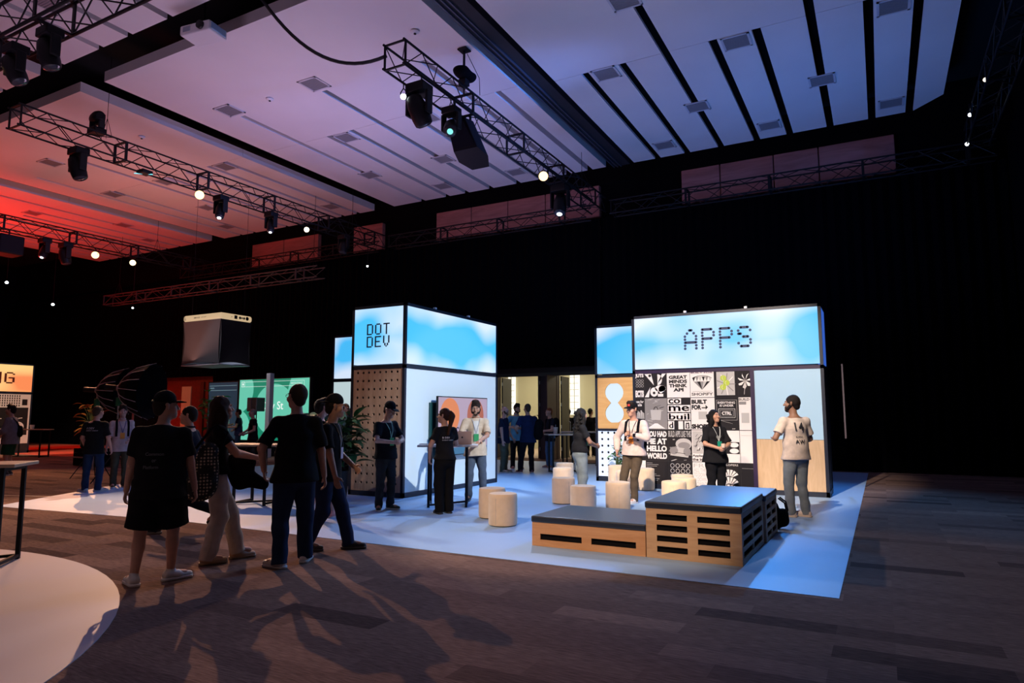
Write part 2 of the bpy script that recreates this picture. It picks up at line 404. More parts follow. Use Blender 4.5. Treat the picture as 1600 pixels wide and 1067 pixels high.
def V3(*a): return np.array(a, float)
def unit(v): return v / (np.linalg.norm(v) + 1e-9)
def ik(a, c, l1, l2, hint):
    """middle joint of a two bone limb"""
    d = c - a; L = min(np.linalg.norm(d), (l1 + l2) * .999); u = unit(d); c2 = a + u * L
    x = (l1 * l1 - l2 * l2 + L * L) / (2 * L); y = math.sqrt(max(l1 * l1 - x * x, 0))
    hv = hint - u * (hint @ u); return a + u * x + unit(hv) * y, c2

SKIN = {'light': (.56, .30, .21), 'tan': (.42, .22, .14), 'brown': (.25, .125, .075), 'pink': (.60, .33, .26)}
def cloth(name, col, rough=.9): return mat(name, col, rough, spec=.12, noise=.12, nscale=14, bump=.25, bscale=120)

def person(label, loc, face, ht=1.75, build=1.0, skin='light', head=(0, 0), top='tee', topc=(.01, .01, .012), bot='trousers', botc=(.02, .03, .06),
           shoec=(.7, .7, .7), solec=(.75, .75, .75), hair='short', hairc=(.02, .013, .01), cap=None, capc=(.008, .008, .01), feet=((-.11, 0, 8), (.11, 0, -8)),
           hands=((-.24, .06, .84), (.24, .06, .84)), elbow=((-.4, -.8, -.1), (.4, -.8, -.1)), palm=None, curl=(.55, .55), lean=(0, 0), hip=(0, 0), lanyard=None,
           lift=(0, 0), legw=1.0, res=.0085, female=False, beard=False, glasses=False, hem=.83, sleeve=.52, torso=1.0, twist=0, stoop=0, group=None):
    """one figure; local x = its left-to-right, y = forward; face: 0 looks at the camera, 90 to the right of the picture"""
    p = Vector((loc[0], loc[1], 0)); tc = Vector((-p.x, -p.y, 0)).normalized(); rt = Vector((-tc.y, tc.x, 0))
    d = tc * math.cos(R(face)) + rt * math.sin(R(face)); rz = math.atan2(-d.x, d.y)
    root = thing('person', label, 'person', (loc[0], loc[1], loc[2] if len(loc) > 2 else 0), rz, group)
    s = ht / 1.75; root.scale = (s, s, s)
    X = V3(1, 0, 0); Yv = V3(0, 1, 0)
    hx, hy = hip
    for i, (fx, fy, fa) in enumerate(feet):
        dd = (fx - hx - (-.085, .085)[i]) ** 2 + (fy - hy) ** 2; need = .91 - .085 - lift[i] - math.sqrt(max(.8255 ** 2 - dd, .01)); stoop = max(stoop, need)
    pel = V3(hx, hy, .93 - stoop)
    def tw(v, a):
        c_, s_ = math.cos(R(a)), math.sin(R(a)); return V3(v[0] * c_ - v[1] * s_, v[0] * s_ + v[1] * c_, v[2])
    waist = pel + V3(0, 0, .15) + V3(lean[0] * .3, lean[1] * .3, 0)
    chest = pel + V3(lean[0] * .75, lean[1] * .75, .36); nb = pel + V3(lean[0], lean[1], .55)
    sw = (.150 if female else .170) * (.5 + .5 * build)
    sh = [nb + tw(V3(sg * sw, 0, -.085), twist) for sg in (-1, 1)]
    yaw, pit = head; cy, sy = math.cos(R(yaw)), math.sin(R(yaw)); cp, sp = math.cos(R(pit)), math.sin(R(pit))
    hf = V3(-sy * cp, cy * cp, sp); hr = V3(cy, sy, 0); hu = np.cross(hr, hf)
    hc = nb + V3(0, .015, .065) + hu * .105 + V3(hf[0], hf[1], 0) * .02
    def H(a, b, c): return hc + (hr * a + hf * b + hu * c) * 1.06
    # ---- legs
    hips = [pel + V3(sg * .085, 0, -.02) for sg in (-1, 1)]
    ank = []; knee = []; toes = []
    for i, (fx, fy, fa) in enumerate(feet):
        an = V3(fx, fy, .085 + lift[i]); kn, an = ik(hips[i], an, .42, .408, tw(V3(0, 1, 0), fa * .7 if lift[i] == 0 else 0))
        ank.append(an); knee.append(kn); dn = -.75 if lift[i] > .05 else 0
        toes.append(unit(tw(V3(0, 1, dn), fa)))
    # ---- arms
    el = []; wr = []
    for i in (0, 1):
        e, w_ = ik(sh[i], V3(*hands[i]), .29, .26, V3(*elbow[i])); el.append(e); wr.append(w_)
    b = SDF(res); sk = mat('skin ' + skin, SKIN[skin], .55, noise=.06, nscale=20)
    bd = build
    b.cap(pel, waist, .115 * bd, .105 * bd, .05, ((0, 1, 0), 1.25)); b.cap(waist, chest, .105 * bd, .13 * bd, .05, ((0, 1, 0), 1.3))
    b.cap(chest, nb - V3(0, 0, .07), .12 * bd, .09, .05, ((0, 1, 0), 1.3)); b.cap(nb - V3(0, 0, .05), hc - hu * .06, .058, .054, .03)
    for i in (0, 1):
        b.cap(nb - V3(0, 0, .06), sh[i], .05, .055, .04)
        b.cap(hips[i], knee[i], .082 * bd, .056, .03); b.cap(knee[i], knee[i] + (ank[i] - knee[i]) * .35, .052, .057, .02)
        b.cap(knee[i] + (ank[i] - knee[i]) * .35, ank[i], .055, .036, .02); b.cap(ank[i] - V3(0, 0, .02), ank[i] + toes[i] * .13 - V3(0, 0, .035), .04, .03, .02)
        b.cap(sh[i], el[i], .052 * (.4 + .6 * bd), .04, .02); b.cap(el[i], wr[i], .041, .027, .015)
        hand(b, el[i], wr[i], i, palm[i] if palm else None, curl[i])
    # ---- head
    b.cap(H(0, -.012, .03), H(0, .0, .025), .088, .086, .02, (tuple(hr), 1.14)); b.cap(H(0, .035, -.045), H(0, .055, -.062), .055, .043, .04, (tuple(hr), .97))
    b.sph(H(0, .068, -.083), .022, .03); b.cap(H(0, .086, .018), H(0, .106, -.018), .010, .0155, .012); b.sph(H(-.012, .097, -.02), .009, .008); b.sph(H(.012, .097, -.02), .009, .008)
    b.cap(H(-.035, .078, .03), H(.035, .078, .03), .012, .012, .015)
    b.cap(H(-.018, .087, -.047), H(.018, .087, -.047), .0085, .0085, .008); b.cap(H(-.014, .085, -.058), H(.014, .085, -.058), .009, .009, .008)
    for sg in (-1, 1):
        b.sph(H(sg * .033, .083, .012), .013, .006, sub=True); b.sph(H(sg * .045, .06, -.02), .025, .03)
        b.cap(H(sg * .08, -.005, .02), H(sg * .078, .0, -.02), .018, .012, .008, (tuple(hr), 2.2))
    V, Q = b.mesh(); body = np_obj('body', V, Q, sk, root)
    # eyes
    for sg in (-1, 1):
        e = MB(); e.mi = 0; e.smooth = True
        bm = bmesh.new(); bmesh.ops.create_uvsphere(bm, u_segments=10, v_segments=8, radius=.0118)
        c = Vector(H(sg * .033, .0745, .012)); f = Vector(hf)
        vs = [v.co + c for v in bm.verts]; fs = [[v.index for v in q.verts] for q in bm.faces]
        e.add(vs, fs, True)
        e.m = [1 if (sum((vs[i] for i in q), Vector()) / len(q) - c).normalized().dot(f) > .82 else 0 for q in fs]; bm.free()
        e.build('eye', [mat('eye white', (.6, .58, .56), .3), mat('eye dark', (.02, .012, .01), .2)], body)
    hm = mat('hair %.3f %.3f' % hairc[:2], hairc, .7, spec=.2, bump=.6, bscale=220)
    for sg in (-1, 1):
        eb = SDF(.004); eb.cap(H(sg * .017, .092, .033), H(sg * .05, .078, .035), .0045, .0035, .001)
        V, Q = eb.mesh(); np_obj('eyebrow', V, Q, hm, body)
    # ---- hair
    if hair != 'bald':
        g = SDF(res * .9)
        g.cap(H(0, -.018, .042), H(0, -.008, .04), .098 if hair != 'buzz' else .091, .094 if hair != 'buzz' else .088, .02, (tuple(hr), 1.12))
        if hair in ('short', 'buzz', 'thick', 'curly'):
            g.cap(H(0, -.05, .0), H(0, -.055, -.03), .066, .055, .03)
            if hair in ('thick', 'curly'): g.cap(H(-.03, .035, .115), H(.03, .03, .12), .04, .04, .03)
            g.sph(H(0, .085, -.075), .095, .01, sub=True)
            for sg in (-1, 1): g.cap(H(sg * .09, .03, -.03), H(sg * .09, .09, .0), .035, .05, .01, sub=True); g.sph(H(sg * .085, -.005, -.02), .03, .01, sub=True)
            g.sph(H(0, .12, .015), .06, .01, sub=True)
        else:
            L = {'long': .36, 'bun': .0, 'pony': .0, 'curlylong': .25, 'bob': .10}[hair]
            if L:
                bk = nb + V3(0, -.075, .10) - V3(0, 0, L)
                g.cap(H(0, -.06, .0), bk, .085, .075, .05, ((0, 1, 0), 1.3))
                for sg in (-1, 1):
                    g.cap(H(sg * .06, -.01, .0), V3(*(H(sg * .07, .0, -.09))), .045, .04, .03)
                    if hair in ('long', 'curlylong'): g.cap(H(sg * .07, .0, -.09), nb + V3(sg * .11, .035 if hair == 'long' else .02, -.10), .045, .04, .04); g.cap(nb + V3(sg * .11, .03, -.10), nb + V3(sg * .10, .02, .0 - L * .7), .045, .03, .04)
                if hair == 'curlylong':
                    rs = random.Random(5)
                    for _ in range(50):
                        a = rs.uniform(0, 6.28); zz = rs.uniform(-.3, .05); g.sph(H(math.cos(a) * .10, -.065 + math.sin(a) * .055, zz), .024, .008)
            else:
                g.cap(H(0, -.05, .0), H(0, -.05, -.02), .07, .06, .03)
                if hair == 'bun': g.sph(H(0, -.12, .07), .045, .015)
                else: g.cap(H(0, -.115, .05), H(0, -.14, .0), .04, .045, .02); g.cap(H(0, -.14, .0), nb + V3(0, -.13, -.14), .05, .022, .03)
            g.sph(H(0, .10, -.03), .092, .01, sub=True); g.cap(H(0, .11, -.1), H(0, .115, .03), .074, .068, .01, sub=True)
        V, Q = g.mesh(.003 if hair in ('curly', 'curlylong', 'thick', 'long', 'pony') else .0012, (60, 60, 45), 3)
        np_obj('hair', V, Q, hm, body)
    if beard:
        g = SDF(.006); g.cap(H(0, .055, -.055), H(0, .062, -.082), .052, .038, .02); 
        for sg in (-1, 1): g.cap(H(sg * .066, .01, -.02), H(sg * .05, .045, -.065), .022, .024, .02)
        g.sph(H(0, .1, -.01), .052, .005, sub=True); g.cap(H(-.016, .1, -.05), H(.016, .1, -.05), .010, .010, .004, sub=True)
        V, Q = g.mesh(.001, (90, 90, 90)); np_obj('beard', V, Q, hm, body)
    if glasses:
        g = MB()
        for sg in (-1, 1):
            pts = [Vector(H(sg * .034 + .026 * math.cos(t * .5236), .097, .01 + .019 * math.sin(t * .5236))) for t in range(13)]
            g.tube(pts, .0022, 5, False); g.tube([Vector(H(sg * .06, .096, .015)), Vector(H(sg * .082, .0, .018))], .002, 5)
        g.tube([Vector(H(-.01, .098, .014)), Vector(H(.01, .098, .014))], .002, 5)
        g.build('glasses', BLACK, body)
    if cap:
        cm = cloth('cap %.3f' % capc[0], capc); g = SDF(.007); fwd = 1 if cap == 'front' else -1
        g.cap(H(0, -.015, .058), H(0, -.008, .062), .101, .098, .02, (tuple(hr), 1.12)); g.cut(-hu, -float(hu @ H(0, 0, .045)))
        V, Q = g.mesh(); c_ = np_obj('cap', V, Q, cm, body)
        g = SDF(.006); g.cap(H(-.03, fwd * .09, .052), H(.03, fwd * .09, .052), .05, .05, .01, (tuple(hu), 6)); g.cap(H(-.02, fwd * .13, .045), H(.02, fwd * .13, .045), .045, .045, .02, (tuple(hu), 6))
        V, Q = g.mesh(); np_obj('cap_brim', V, Q, cm, c_)
        if fwd > 0 and cap == 'front':
            g = SDF(.006); g.cap(H(-.025, -.112, .055), H(.025, -.112, .055), .006, .006, .002, (tuple(hu), .6)); V, Q = g.mesh(); np_obj('cap_strap', V, Q, mat('cap strap', (.35, .42, .25), .6), c_)
    # ---- trousers
    if bot in ('trousers', 'wide', 'shorts', 'jeans'):
        g = SDF(res); wd = legw * (1.25 if bot == 'wide' else 1.0)
        for i in (0, 1):
            if bot == 'shorts':
                e = hips[i] + (knee[i] - hips[i]) * 1.02; g.cap(hips[i], e, .105 * bd * legw, .098 * legw * bd, .03)
                u = unit(knee[i] - hips[i]); g.cut(u, float(u @ (hips[i] + (knee[i] - hips[i]) * .93)), knee[i], .16)
            else:
                g.cap(hips[i], knee[i], .10 * bd * wd ** .5, .074 * wd, .03); g.cap(knee[i], ank[i] + (ank[i] - knee[i]) * .08, .072 * wd, .064 * wd, .02)
                u = unit(ank[i] - knee[i]); g.cut(u, float(u @ ank[i]) + .045, ank[i], .17)
        g.cap(pel, waist + V3(0, 0, -.04), .145 * bd, .125 * bd, .04, ((0, 1, 0), 1.2)); g.cap(pel + V3(0, -.03, -.04), pel + V3(0, -.03, -.02), .115 * bd, .11 * bd, .05, ((1, 0, 0), .85))
        V, Q = g.mesh(.0045, (8, 8, 26), int(loc[0] * 10) % 97); np_obj('shorts' if bot == 'shorts' else 'trousers', V, Q, cloth('trouser cloth %.3f %.3f %.3f' % botc, botc), root)
    # ---- shoes
    for i in (0, 1):
        t = toes[i]; up = V3(0, 0, 1) if lift[i] <= .05 else unit(V3(0, 0, 1) - t * t[2]); a = ank[i] - up * .03
        if lift[i] <= .05: a = V3(ank[i][0], ank[i][1], .055)
        g = SDF(.007); g.cap(a - t * .03 - up * .005, a + t * .06 - up * .005, .045, .042, .02); g.cap(a + t * .05 - up * .015, a + t * .17 - up * .02, .042, .034, .03, (tuple(up), 1.1)); g.cap(a - t * .02, a + up * .045, .042, .04, .02)
        g.cut(-up, -float(up @ (a - up * .032)))
        V, Q = g.mesh(); shoe = np_obj('shoe', V, Q, mat('shoe %.2f %.2f %.2f' % shoec, shoec, .5, noise=.05), root)
        g = SDF(.007); g.cap(a - t * .035 - up * .035, a + t * .165 - up * .035, .05, .043, .03); g.cut(-up, -float(up @ (a - up * .054))); g.cut(up, float(up @ (a - up * .026)))
        V, Q = g.mesh(); np_obj('sole', V, Q, mat('sole %.2f %.2f %.2f' % solec, solec, .5), shoe)
    # ---- top
    g = SDF(res); ib = .012; loose = 1.0 if top != 'sweater' else 1.12
    hp = pel + V3(0, 0, hem - .93)
    for i in (0, 1):
        u = unit(el[i] - sh[i]); long = top in ('sweater', 'shirtlong')
        if long:
            g.cap(sh[i], el[i], .068 * loose, .058 * loose, .03); g.cap(el[i], wr[i] - unit(wr[i] - el[i]) * .02, .06 * loose, .042, .02)
            u2 = unit(wr[i] - el[i]); g.cut(u2, float(u2 @ wr[i]) - .012, wr[i], .085)
        else:
            e = sh[i] + (el[i] - sh[i]) * min(sleeve + .1, 1.0); g.cap(sh[i], e, .060, .062 + .012 * sleeve, .03); q = sh[i] + (el[i] - sh[i]) * sleeve; g.cut(u, float(u @ q), q + u * .05, .10)
    g.cap(hp, waist, .172 * bd * loose * torso, .152 * bd * loose * torso, .05, ((0, 1, 0), 1.18)); g.cap(waist, chest, .150 * bd * loose * torso, .15 * bd * loose, .05, ((0, 1, 0), 1.28))
    g.cap(hp + V3(0, -.03, 0), hp + V3(0, -.03, .06), .14 * bd * loose, .13 * bd * loose, .04)
    for sg in (-1, 1): g.cap(hp + V3(sg * .078, .005, -.04), pel + V3(sg * .06, 0, .06), .127 * bd * loose * legw ** .5, .10 * bd * loose, .04)
    g.cap(chest, nb - V3(0, 0, .10), .145 * bd * loose, .09, .06, ((0, 1, 0), 1.3)); g.cap(nb - V3(0, 0, .06), nb + V3(0, 0, .0), .07, .062, .03)
    if female:
        for sg in (-1, 1): g.sph(chest + tw(V3(sg * .07, .075 * bd, .0), twist), .065, .04)
    g.cut(V3(0, 0, -1), -float(hp[2] - .045), hp, .33)
    for i in (0, 1): g.cap(nb - V3(0, 0, .075), sh[i], .058, .058, .05)
    g.cut(V3(0, .15, 1) / 1.011, float((nb + V3(0, 0, -.008))[2] + .15 * nb[1]) / 1.011, nb + V3(0, 0, .05), .12)
    V, Q = g.mesh(.0055 if top != 'sweater' else .007, (7, 7, 17), int(loc[1] * 10) % 91)
    shirt = np_obj({'tee': 't_shirt', 'sweater': 'sweater', 'shirt': 'shirt', 'shirtlong': 'shirt'}[top], V, Q, cloth('top cloth %.3f %.3f %.3f' % topc, topc), root)
    bv = BVHTree.FromPolygons([Vector(v) for v in V], [tuple(q) for q in Q])
    def onto(x, z, side=1, off=.004):
        h_ = bv.ray_cast(Vector((x, side * .6, z)), Vector((0, -side, 0)))[0]
        return Vector((x, h_.y + side * off, z)) if h_ else Vector((x, side * .1, z))
    if top == 'shirt' or top == 'shirtlong':
        m_ = MB(); m_.tube([Vector((nb[0] + math.cos(t) * .062, nb[1] + .01 + math.sin(t) * .062, nb[2] + .02)) for t in [R(110 + 320 * k / 14) for k in range(15)]], .012, 6); m_.build('collar', shirt.data.materials[0], shirt)
    if lanyard:
        lc, bc = lanyard; m_ = MB(); zb = float(chest[2]) - .10
        pts = []
        for t in range(11): f = t / 10; pts.append(onto(float(nb[0]) - .07 * (1 - f) - .0, float(nb[2]) - .02 + (zb - float(nb[2]) + .02) * f, 1, .006))
        pt2 = [onto(float(nb[0]) + .07 * (1 - t / 10), float(nb[2]) - .02 + (zb - float(nb[2]) + .02) * t / 10, 1, .006) for t in range(11)]
        for pp in (pts, pt2):
            for a_, b_ in zip(pp, pp[1:]): m_.bar(a_, b_, .014, .003)
        ly = m_.build('lanyard', mat('lanyard %.2f' % lc[0], lc, .7), root)
        m_ = MB(); c = onto(float(nb[0]), zb - .06, 1, .014); m_.rbox(c.x - .045, c.x + .045, c.y - .003, c.y + .004, zb - .13, zb, .003, 1); m_.build('badge', mat('badge %.2f %.2f %.2f' % bc, bc, .5), root)
    return dict(root=root, shirt=shirt, onto=onto, H=H, hands=wr, el=el, nb=nb, chest=chest, pel=pel, sh=sh, bv=bv, body=body)

def hand(b, e, w, side, pn, curl):
    """palm, four unequal fingers and a thumb; pn = direction the palm faces"""
    d = unit(w - e); sg = -1 if side == 0 else 1
    if pn is None: pn = V3(-sg, 0, 0)
    pn = V3(*pn); pn = unit(pn - d * (pn @ d)); sd = np.cross(d, pn)  # across the palm
    th = sd if (sd @ V3(0, 1, .3)) > 0 else -sd
    c = w + d * .05
    b.cap(w + d * .01, w + d * .075, .027, .03, .012, (tuple(pn), 2.0))
    for k, (o, L) in enumerate(((.026, .068), (.009, .076), (-.009, .071), (-.026, .056))):
        k0 = w + d * .082 + th * o; a1 = curl * .8; d1 = unit(d * math.cos(a1) + pn * math.sin(a1)); k1 = k0 + d1 * L * .5
        a2 = a1 + curl * 1.1; d2 = unit(d * math.cos(a2) + pn * math.sin(a2)); k2 = k1 + d2 * L * .5
        b.cap(w + d * .05 + th * o * .8, k0, .011, .0105, .004); b.cap(k0, k1, .0098, .0092, .002); b.cap(k1, k2, .009, .0078, .002)
    t0 = w + d * .025 + th * .022; t1 = t0 + unit(th * .8 + d * .6 + pn * .3) * .04; t2 = t1 + unit(th * .25 + d * .9 + pn * .45) * .032
    b.cap(t0, t1, .014, .0115, .008); b.cap(t1, t2, .0112, .009, .003)
# ---------------------------------------------------------------- setting
struct('floor', MB().box(-48, 4.5, -5, 32, -.2, 0), carpet_mat())
vinyl = mat('pale blue vinyl', (.32, .50, .76), .5, noise=.03, nscale=1.5)
struct('floor_vinyl', MB().poly([(-13.5, 6.15, 0), (-9.0, 6.62, 0), (-.40, 6.56, 0), (-.40, 21.0, 0), (-17.2, 21.0, 0), (-17.0, 12.4, 0)], (0, 0, 1), .004), vinyl)
struct('floor_vinyl_red', MB().box(-40, -27.5, 14.8, 21.0, 0, .004), mat('red vinyl', (.75, .16, .10), .4))
d = MB(); cx, cy, rr = -8.25, -.47, 4.78
d.lathe([(rr, 0), (rr, .006), (0, .006)], (cx, cy, 0), 96, None, False, False)
struct('floor_vinyl_round', d, mat('white vinyl', (.44, .42, .45), .55))
tag(MB().poly([(-17.2, 6.45, 0), (-17.2, 6.49, 0), (-12.9, 7.78, 0), (-12.9, 7.74, 0)], (0, 0, 1), .003).build('floor_tape', mat('pale tape', (.6, .5, .42), .6)), 'thin pale line of tape across the carpet by the blue floor corner', 'tape')

# drapes (folded cloth walls) and the hard walls behind them
def drape(name, p0, p1, z0, z1, amp=.05, wl=.32, m=DRAPE):
    p0 = Vector((*p0, 0)); p1 = Vector((*p1, 0)); L = (p1 - p0).length; u = (p1 - p0) / L; nrm = Vector((-u.y, u.x, 0)); n = int(L / .06)
    mb = MB(); vs = []
    for i in range(n + 1):
        t = i / n * L; o = amp * math.sin(t * 6.283 / wl) + amp * .4 * math.sin(t * 2.1 + 1)
        q = p0 + u * t + nrm * o
        vs += [(q.x, q.y, z0), (q.x, q.y, z1)]
    fs = [(2 * i, 2 * i + 2, 2 * i + 3, 2 * i + 1) for i in range(n)]
    mb.add(vs, fs, True)
    vs2 = [(a + nrm.x * .03, b + nrm.y * .03, c) for a, b, c in vs]; mb.add(vs2, [f[::-1] for f in fs], True)
    return tag(mb.build(name, m), kind='structure')
drape('wall_drape_back', (-28.0, 21.45), (-12.9, 21.45), 0, 8.35)
drape('wall_drape_door', (-12.9, 21.45), (-8.2, 21.45), 3.25, 8.35)
drape('wall_drape_east', (-8.2, 21.45), (3.3, 21.45), 0, 8.35)
drape('wall_drape_left', (-47, 21.45), (-31.9, 21.45), 0, 8.35)
drape('wall_drape_header', (-31.9, 21.45), (-28.0, 21.45), 3.45, 8.35)
drape('wall_drape_right', (3.3, 21.45), (3.3, 3), 0, 8.9)
DARKW = mat('dark wall', (.003, .003, .004), .95, spec=.1)
WALLP = mat('maroon wall', (.045, .018, .026), .5)
# back wall with the two door openings into the lobby
b = MB()
for x0, x1, z0, z1 in ((-31.0, -12.75, 0, 8.9), (-10.98, -10.28, 0, 3.1), (-8.35, 3.6, 0, 8.9), (-12.75, -8.35, 3.1, 8.9)): b.box(x0, x1, 22.25, 22.5, z0, z1)
b.box(-48, -31.0, 22.25, 22.5, 0, 8.9); b.box(-48, 3.6, 22.25, 22.5, 9.8, 11)
struct('wall_back', b, WALLP)
struct('wall_back_plinth', MB().box(-48, 3.6, 22.0, 22.25, 9.78, 11.0), DARKW)
# timber wall panels under the ceiling
PAN = wood('upper wall panel', (.42, .17, .15), (.62, .27, .24), .35, 'X', .6)
for k, (x0, x1) in enumerate(((-26.3, -24.2), (-24.15, -22.0), (-19.9, -18.3), (-15.5, -13.85), (-13.82, -12.2), (-12.17, -10.6), (-10.57, -8.45), (-5.5, -4.25), (-4.22, -2.6), (-2.57, -1.3), (-1.27, .75))):
    struct('wall_back_panel_%d' % (k + 1), MB().rbox(x0, x1, 22.0, 22.24, 8.6, 9.76, .015, 1), PAN)
struct('wall_back_lining', MB().box(-48, 3.6, 22.2, 22.24, 8.35, 9.78), DARKW)
struct('wall_right', MB().box(3.6, 3.8, -5, 22.5, 0, 11), DARKW)
struct('wall_left', MB().box(-48.2, -48, -5, 32, 0, 11), DARKW)
# lobby behind the doors
LOB = mat('lobby wall', (.55, .50, .34), .7)
struct('wall_lobby', MB().box(-20, -4, 29.0, 29.2, 0, 4.4), LOB)
struct('wall_lobby_side', MB().box(-4.2, -4, 22.5, 29, 0, 4.4), LOB)
struct('wall_lobby_end', MB().box(-20.2, -20, 22.5, 29, 0, 4.4), LOB)
struct('ceiling_lobby', MB().box(-20.2, -4, 22.5, 29.2, 4.2, 4.4), mat('lobby ceiling', (.75, .72, .62), .8))
struct('floor_lobby', MB().box(-20, -4, 22.4, 29, 0, .012), mat('lobby carpet', (.42, .30, .22), .9, noise=.2))
for k, (x0, x1) in enumerate(((-15.97, -15.6), (-12.68, -12.22))):
    o = struct('window_%d' % (k + 1), MB().box(x0, x1, 28.9, 28.99, 1.6, 3.95), emission('daylit window', (1, .97, .85), 1.3))
    g = MB()
    for i in range(9): g.bar((x0, 28.87, 1.6 + i * .29), (x1, 28.87, 1.6 + i * .29), .025)
    g.bar(((x0 + x1) / 2, 28.87, 1.6), ((x0 + x1) / 2, 28.87, 3.95), .03); g.build('window_lattice', mat('lattice', (.6, .58, .5), .6), o)
area('lobby_lamp', (-13.5, 26, 4.1), (-13.5, 26, 0), 3.5, 210, (1, .94, .70))
area('lobby_lamp', (-8, 26, 4.1), (-8, 26, 0), 3.0, 120, (1, .94, .72))
# door leaves standing open into the lobby
DOORM = mat('dark door', (.055, .052, .042), .5); DOORR = mat('maroon door', (.05, .022, .03), .45)
def door(n, hx, hy, ang, w, h, m):
    t = tag(MB().rbox(0, w, -.025, .025, .01, h, .005, 1).build('door_%d' % n, m), kind='structure'); t.location = (hx, hy, 0); t.rotation_euler = (0, 0, R(ang))
    g = MB(); g.tube([(w - .10, -.03, .95), (w - .10, -.09, .98), (w - .10, -.09, 1.32), (w - .10, -.03, 1.35)], .012); g.tube([(w - .10, .03, .95), (w - .10, .09, .98), (w - .10, .09, 1.32), (w - .10, .03, 1.35)], .012)
    g.build('handle', ALU, t)
    g = MB()
    for z in (.3, 1.1, 1.9, 2.7): g.cyl((0, 0, z), .02, .12, 8)
    g.build('hinge_set', ALU, t)
door(1, -12.72, 22.55, 99, 1.0, 3.0, DOORM); door(2, -10.25, 22.55, 97, .95, 3.0, DOORM)
door(3, -10.30, 22.2, 268, .72, 3.0, DOORR); door(4, -10.95, 22.2, 185, .06, 3.0, DOORR)
struct('trim_1', MB().box(-12.8, -8.3, 22.15, 22.27, 3.0, 3.12), mat('door head trim', (.10, .07, .06), .5))
# red-lit door on the far left
struct('wall_red_bay', MB().box(-31.9, -28.0, 21.75, 21.9, 0, 3.6), mat('red timber', (.20, .025, .015), .5, noise=.2))
struct('door_5', MB().box(-30.6, -29.9, 21.7, 21.76, 0, 3.0), mat('pale door', (.75, .65, .45), .5))
struct('trim_2', MB().box(-29.15, -28.9, 21.66, 21.76, 0, 3.2), mat('dark red post', (.12, .02, .015), .5))
spot('wash_spot', (-30.5, 17.5, 5.5), (-30, 21.7, 1.6), 130, (1, .32, .16), 60, .6)
# ---- ceiling: white rafts with open slots between them hang under a black void
struct('ceiling', MB().box(-48, 3.8, -5, 32, 11.0, 11.2), mat('black ceiling void', (.004, .004, .005), .95))
RAFT = mat('white ceiling raft', (.80, .78, .78), .75, noise=.03, nscale=.6)
def rafts(n, x0, x1, y0, y1, long_slots, short_slots, ys, rear=True, chamfer=False, th=.27):
    """one ceiling bay: plain front field, slatted rear field beyond ys"""
    b = MB(); z0, z1, g = 10.0, 10.0 + th, .095
    S = sorted([(s, True) for s in long_slots] + [(s, False) for s in short_slots])
    # rear field
    xs = [x0] + [s for s, _ in S] + [x1]
    for i in range(len(xs) - 1):
        a = xs[i] + (g if i else 0); c = xs[i + 1] - (g if i < len(xs) - 2 else 0)
        if chamfer and i == len(xs) - 2: b.poly([(a, ys + .012, z0), (c, ys + .012, z0), (c, y1 - .75, z0), (a, y1, z0)], (0, 0, 1), z1 - z0)
        else: b.box(a, c, ys + .012, y1, z0, z1)
    xl = [x0] + sorted(s for s, k in S if k) + [x1]; yl = ys - 2.2
    for i in range(len(xl) - 1):
        a = xl[i] + (g if i else 0); c = xl[i + 1] - (g if i < len(xl) - 2 else 0); b.box(a, c, yl, ys, z0, z1)
    b.box(x0, x1, y0, yl - .001, z0, z1)
    return struct('ceiling_raft_%d' % n, b, RAFT)
rafts(1, -6.85, 1.88, -4.0, 21.12, (-4.0, -.88), (-6.03, -5.06, -2.92, -1.98, .20, 1.12), 14.82, chamfer=True, th=.07)
rafts(2, -16.92, -7.82, 9.36, 21.05, (-15.47, -12.35, -9.2), (-14.3, -13.42, -11.2, -10.28, -8.4), 14.6)
rafts(3, -27.2, -17.99, 9.36, 21.1, (-26.0, -23.0), (-25.1, -21.9, -20.8, -19.7, -18.85), 14.5)
rafts(4, -37.4, -28.1, 9.36, 21.1, (-35.6, -32.5, -29.4), (-36.4, -34.5, -33.5, -31.5, -30.5), 14.5)
rafts(5, -16.92, -7.82, -3.5, 8.4, (-15.4, -14.3), (-12.9, -11.2), -1.0); rafts(6, -27.2, -17.99, -3.5, 8.4, (-23.0,), (-25.1, -21.9, -19.7), 5.8)
# dropped tracks between the bays
TRK = mat('track rail', (.16, .18, .24), .4, .6)
b = MB(); b.box(-7.62, -7.05, -4, 21.3, 10.05, 10.4)
struct('ceiling_beam_1', b, mat('dark beam', (.02, .02, .026), .7))
for k in range(3): struct('ceiling_rail_%d' % (k + 1), MB().box(-7.62 + k * .12, -7.59 + k * .12, -4, 21.3, 10.01, 10.05), TRK)
# air vents, detectors
VF = mat('vent frame', (.62, .63, .68), .5); VB = mat('vent grille', (.26, .27, .30), .6)
def vent(x, y, label, w=.62, d=.60):
    t = thing('ceiling_vent', label, 'vent', (x, y, 9.995), 0, 'square air vents in the white ceiling')
    f = MB(); f.box(-w / 2, w / 2, -d / 2, -d / 2 + .05, -.015, 0); f.box(-w / 2, w / 2, d / 2 - .05, d / 2, -.015, 0); f.box(-w / 2, -w / 2 + .05, -d / 2, d / 2, -.015, 0); f.box(w / 2 - .05, w / 2, -d / 2, d / 2, -.015, 0)
    f.build('frame', VF, t); g = MB(); g.box(-w / 2 + .05, w / 2 - .05, -d / 2 + .05, d / 2 - .05, -.004, 0)
    for i in range(9): y_ = -d / 2 + .08 + i * .055; g.box(-w / 2 + .05, w / 2 - .05, y_, y_ + .02, -.012, -.004)
    g.build('grille', VB, t)
VR = 'air vent in the right blue-lit ceiling, '
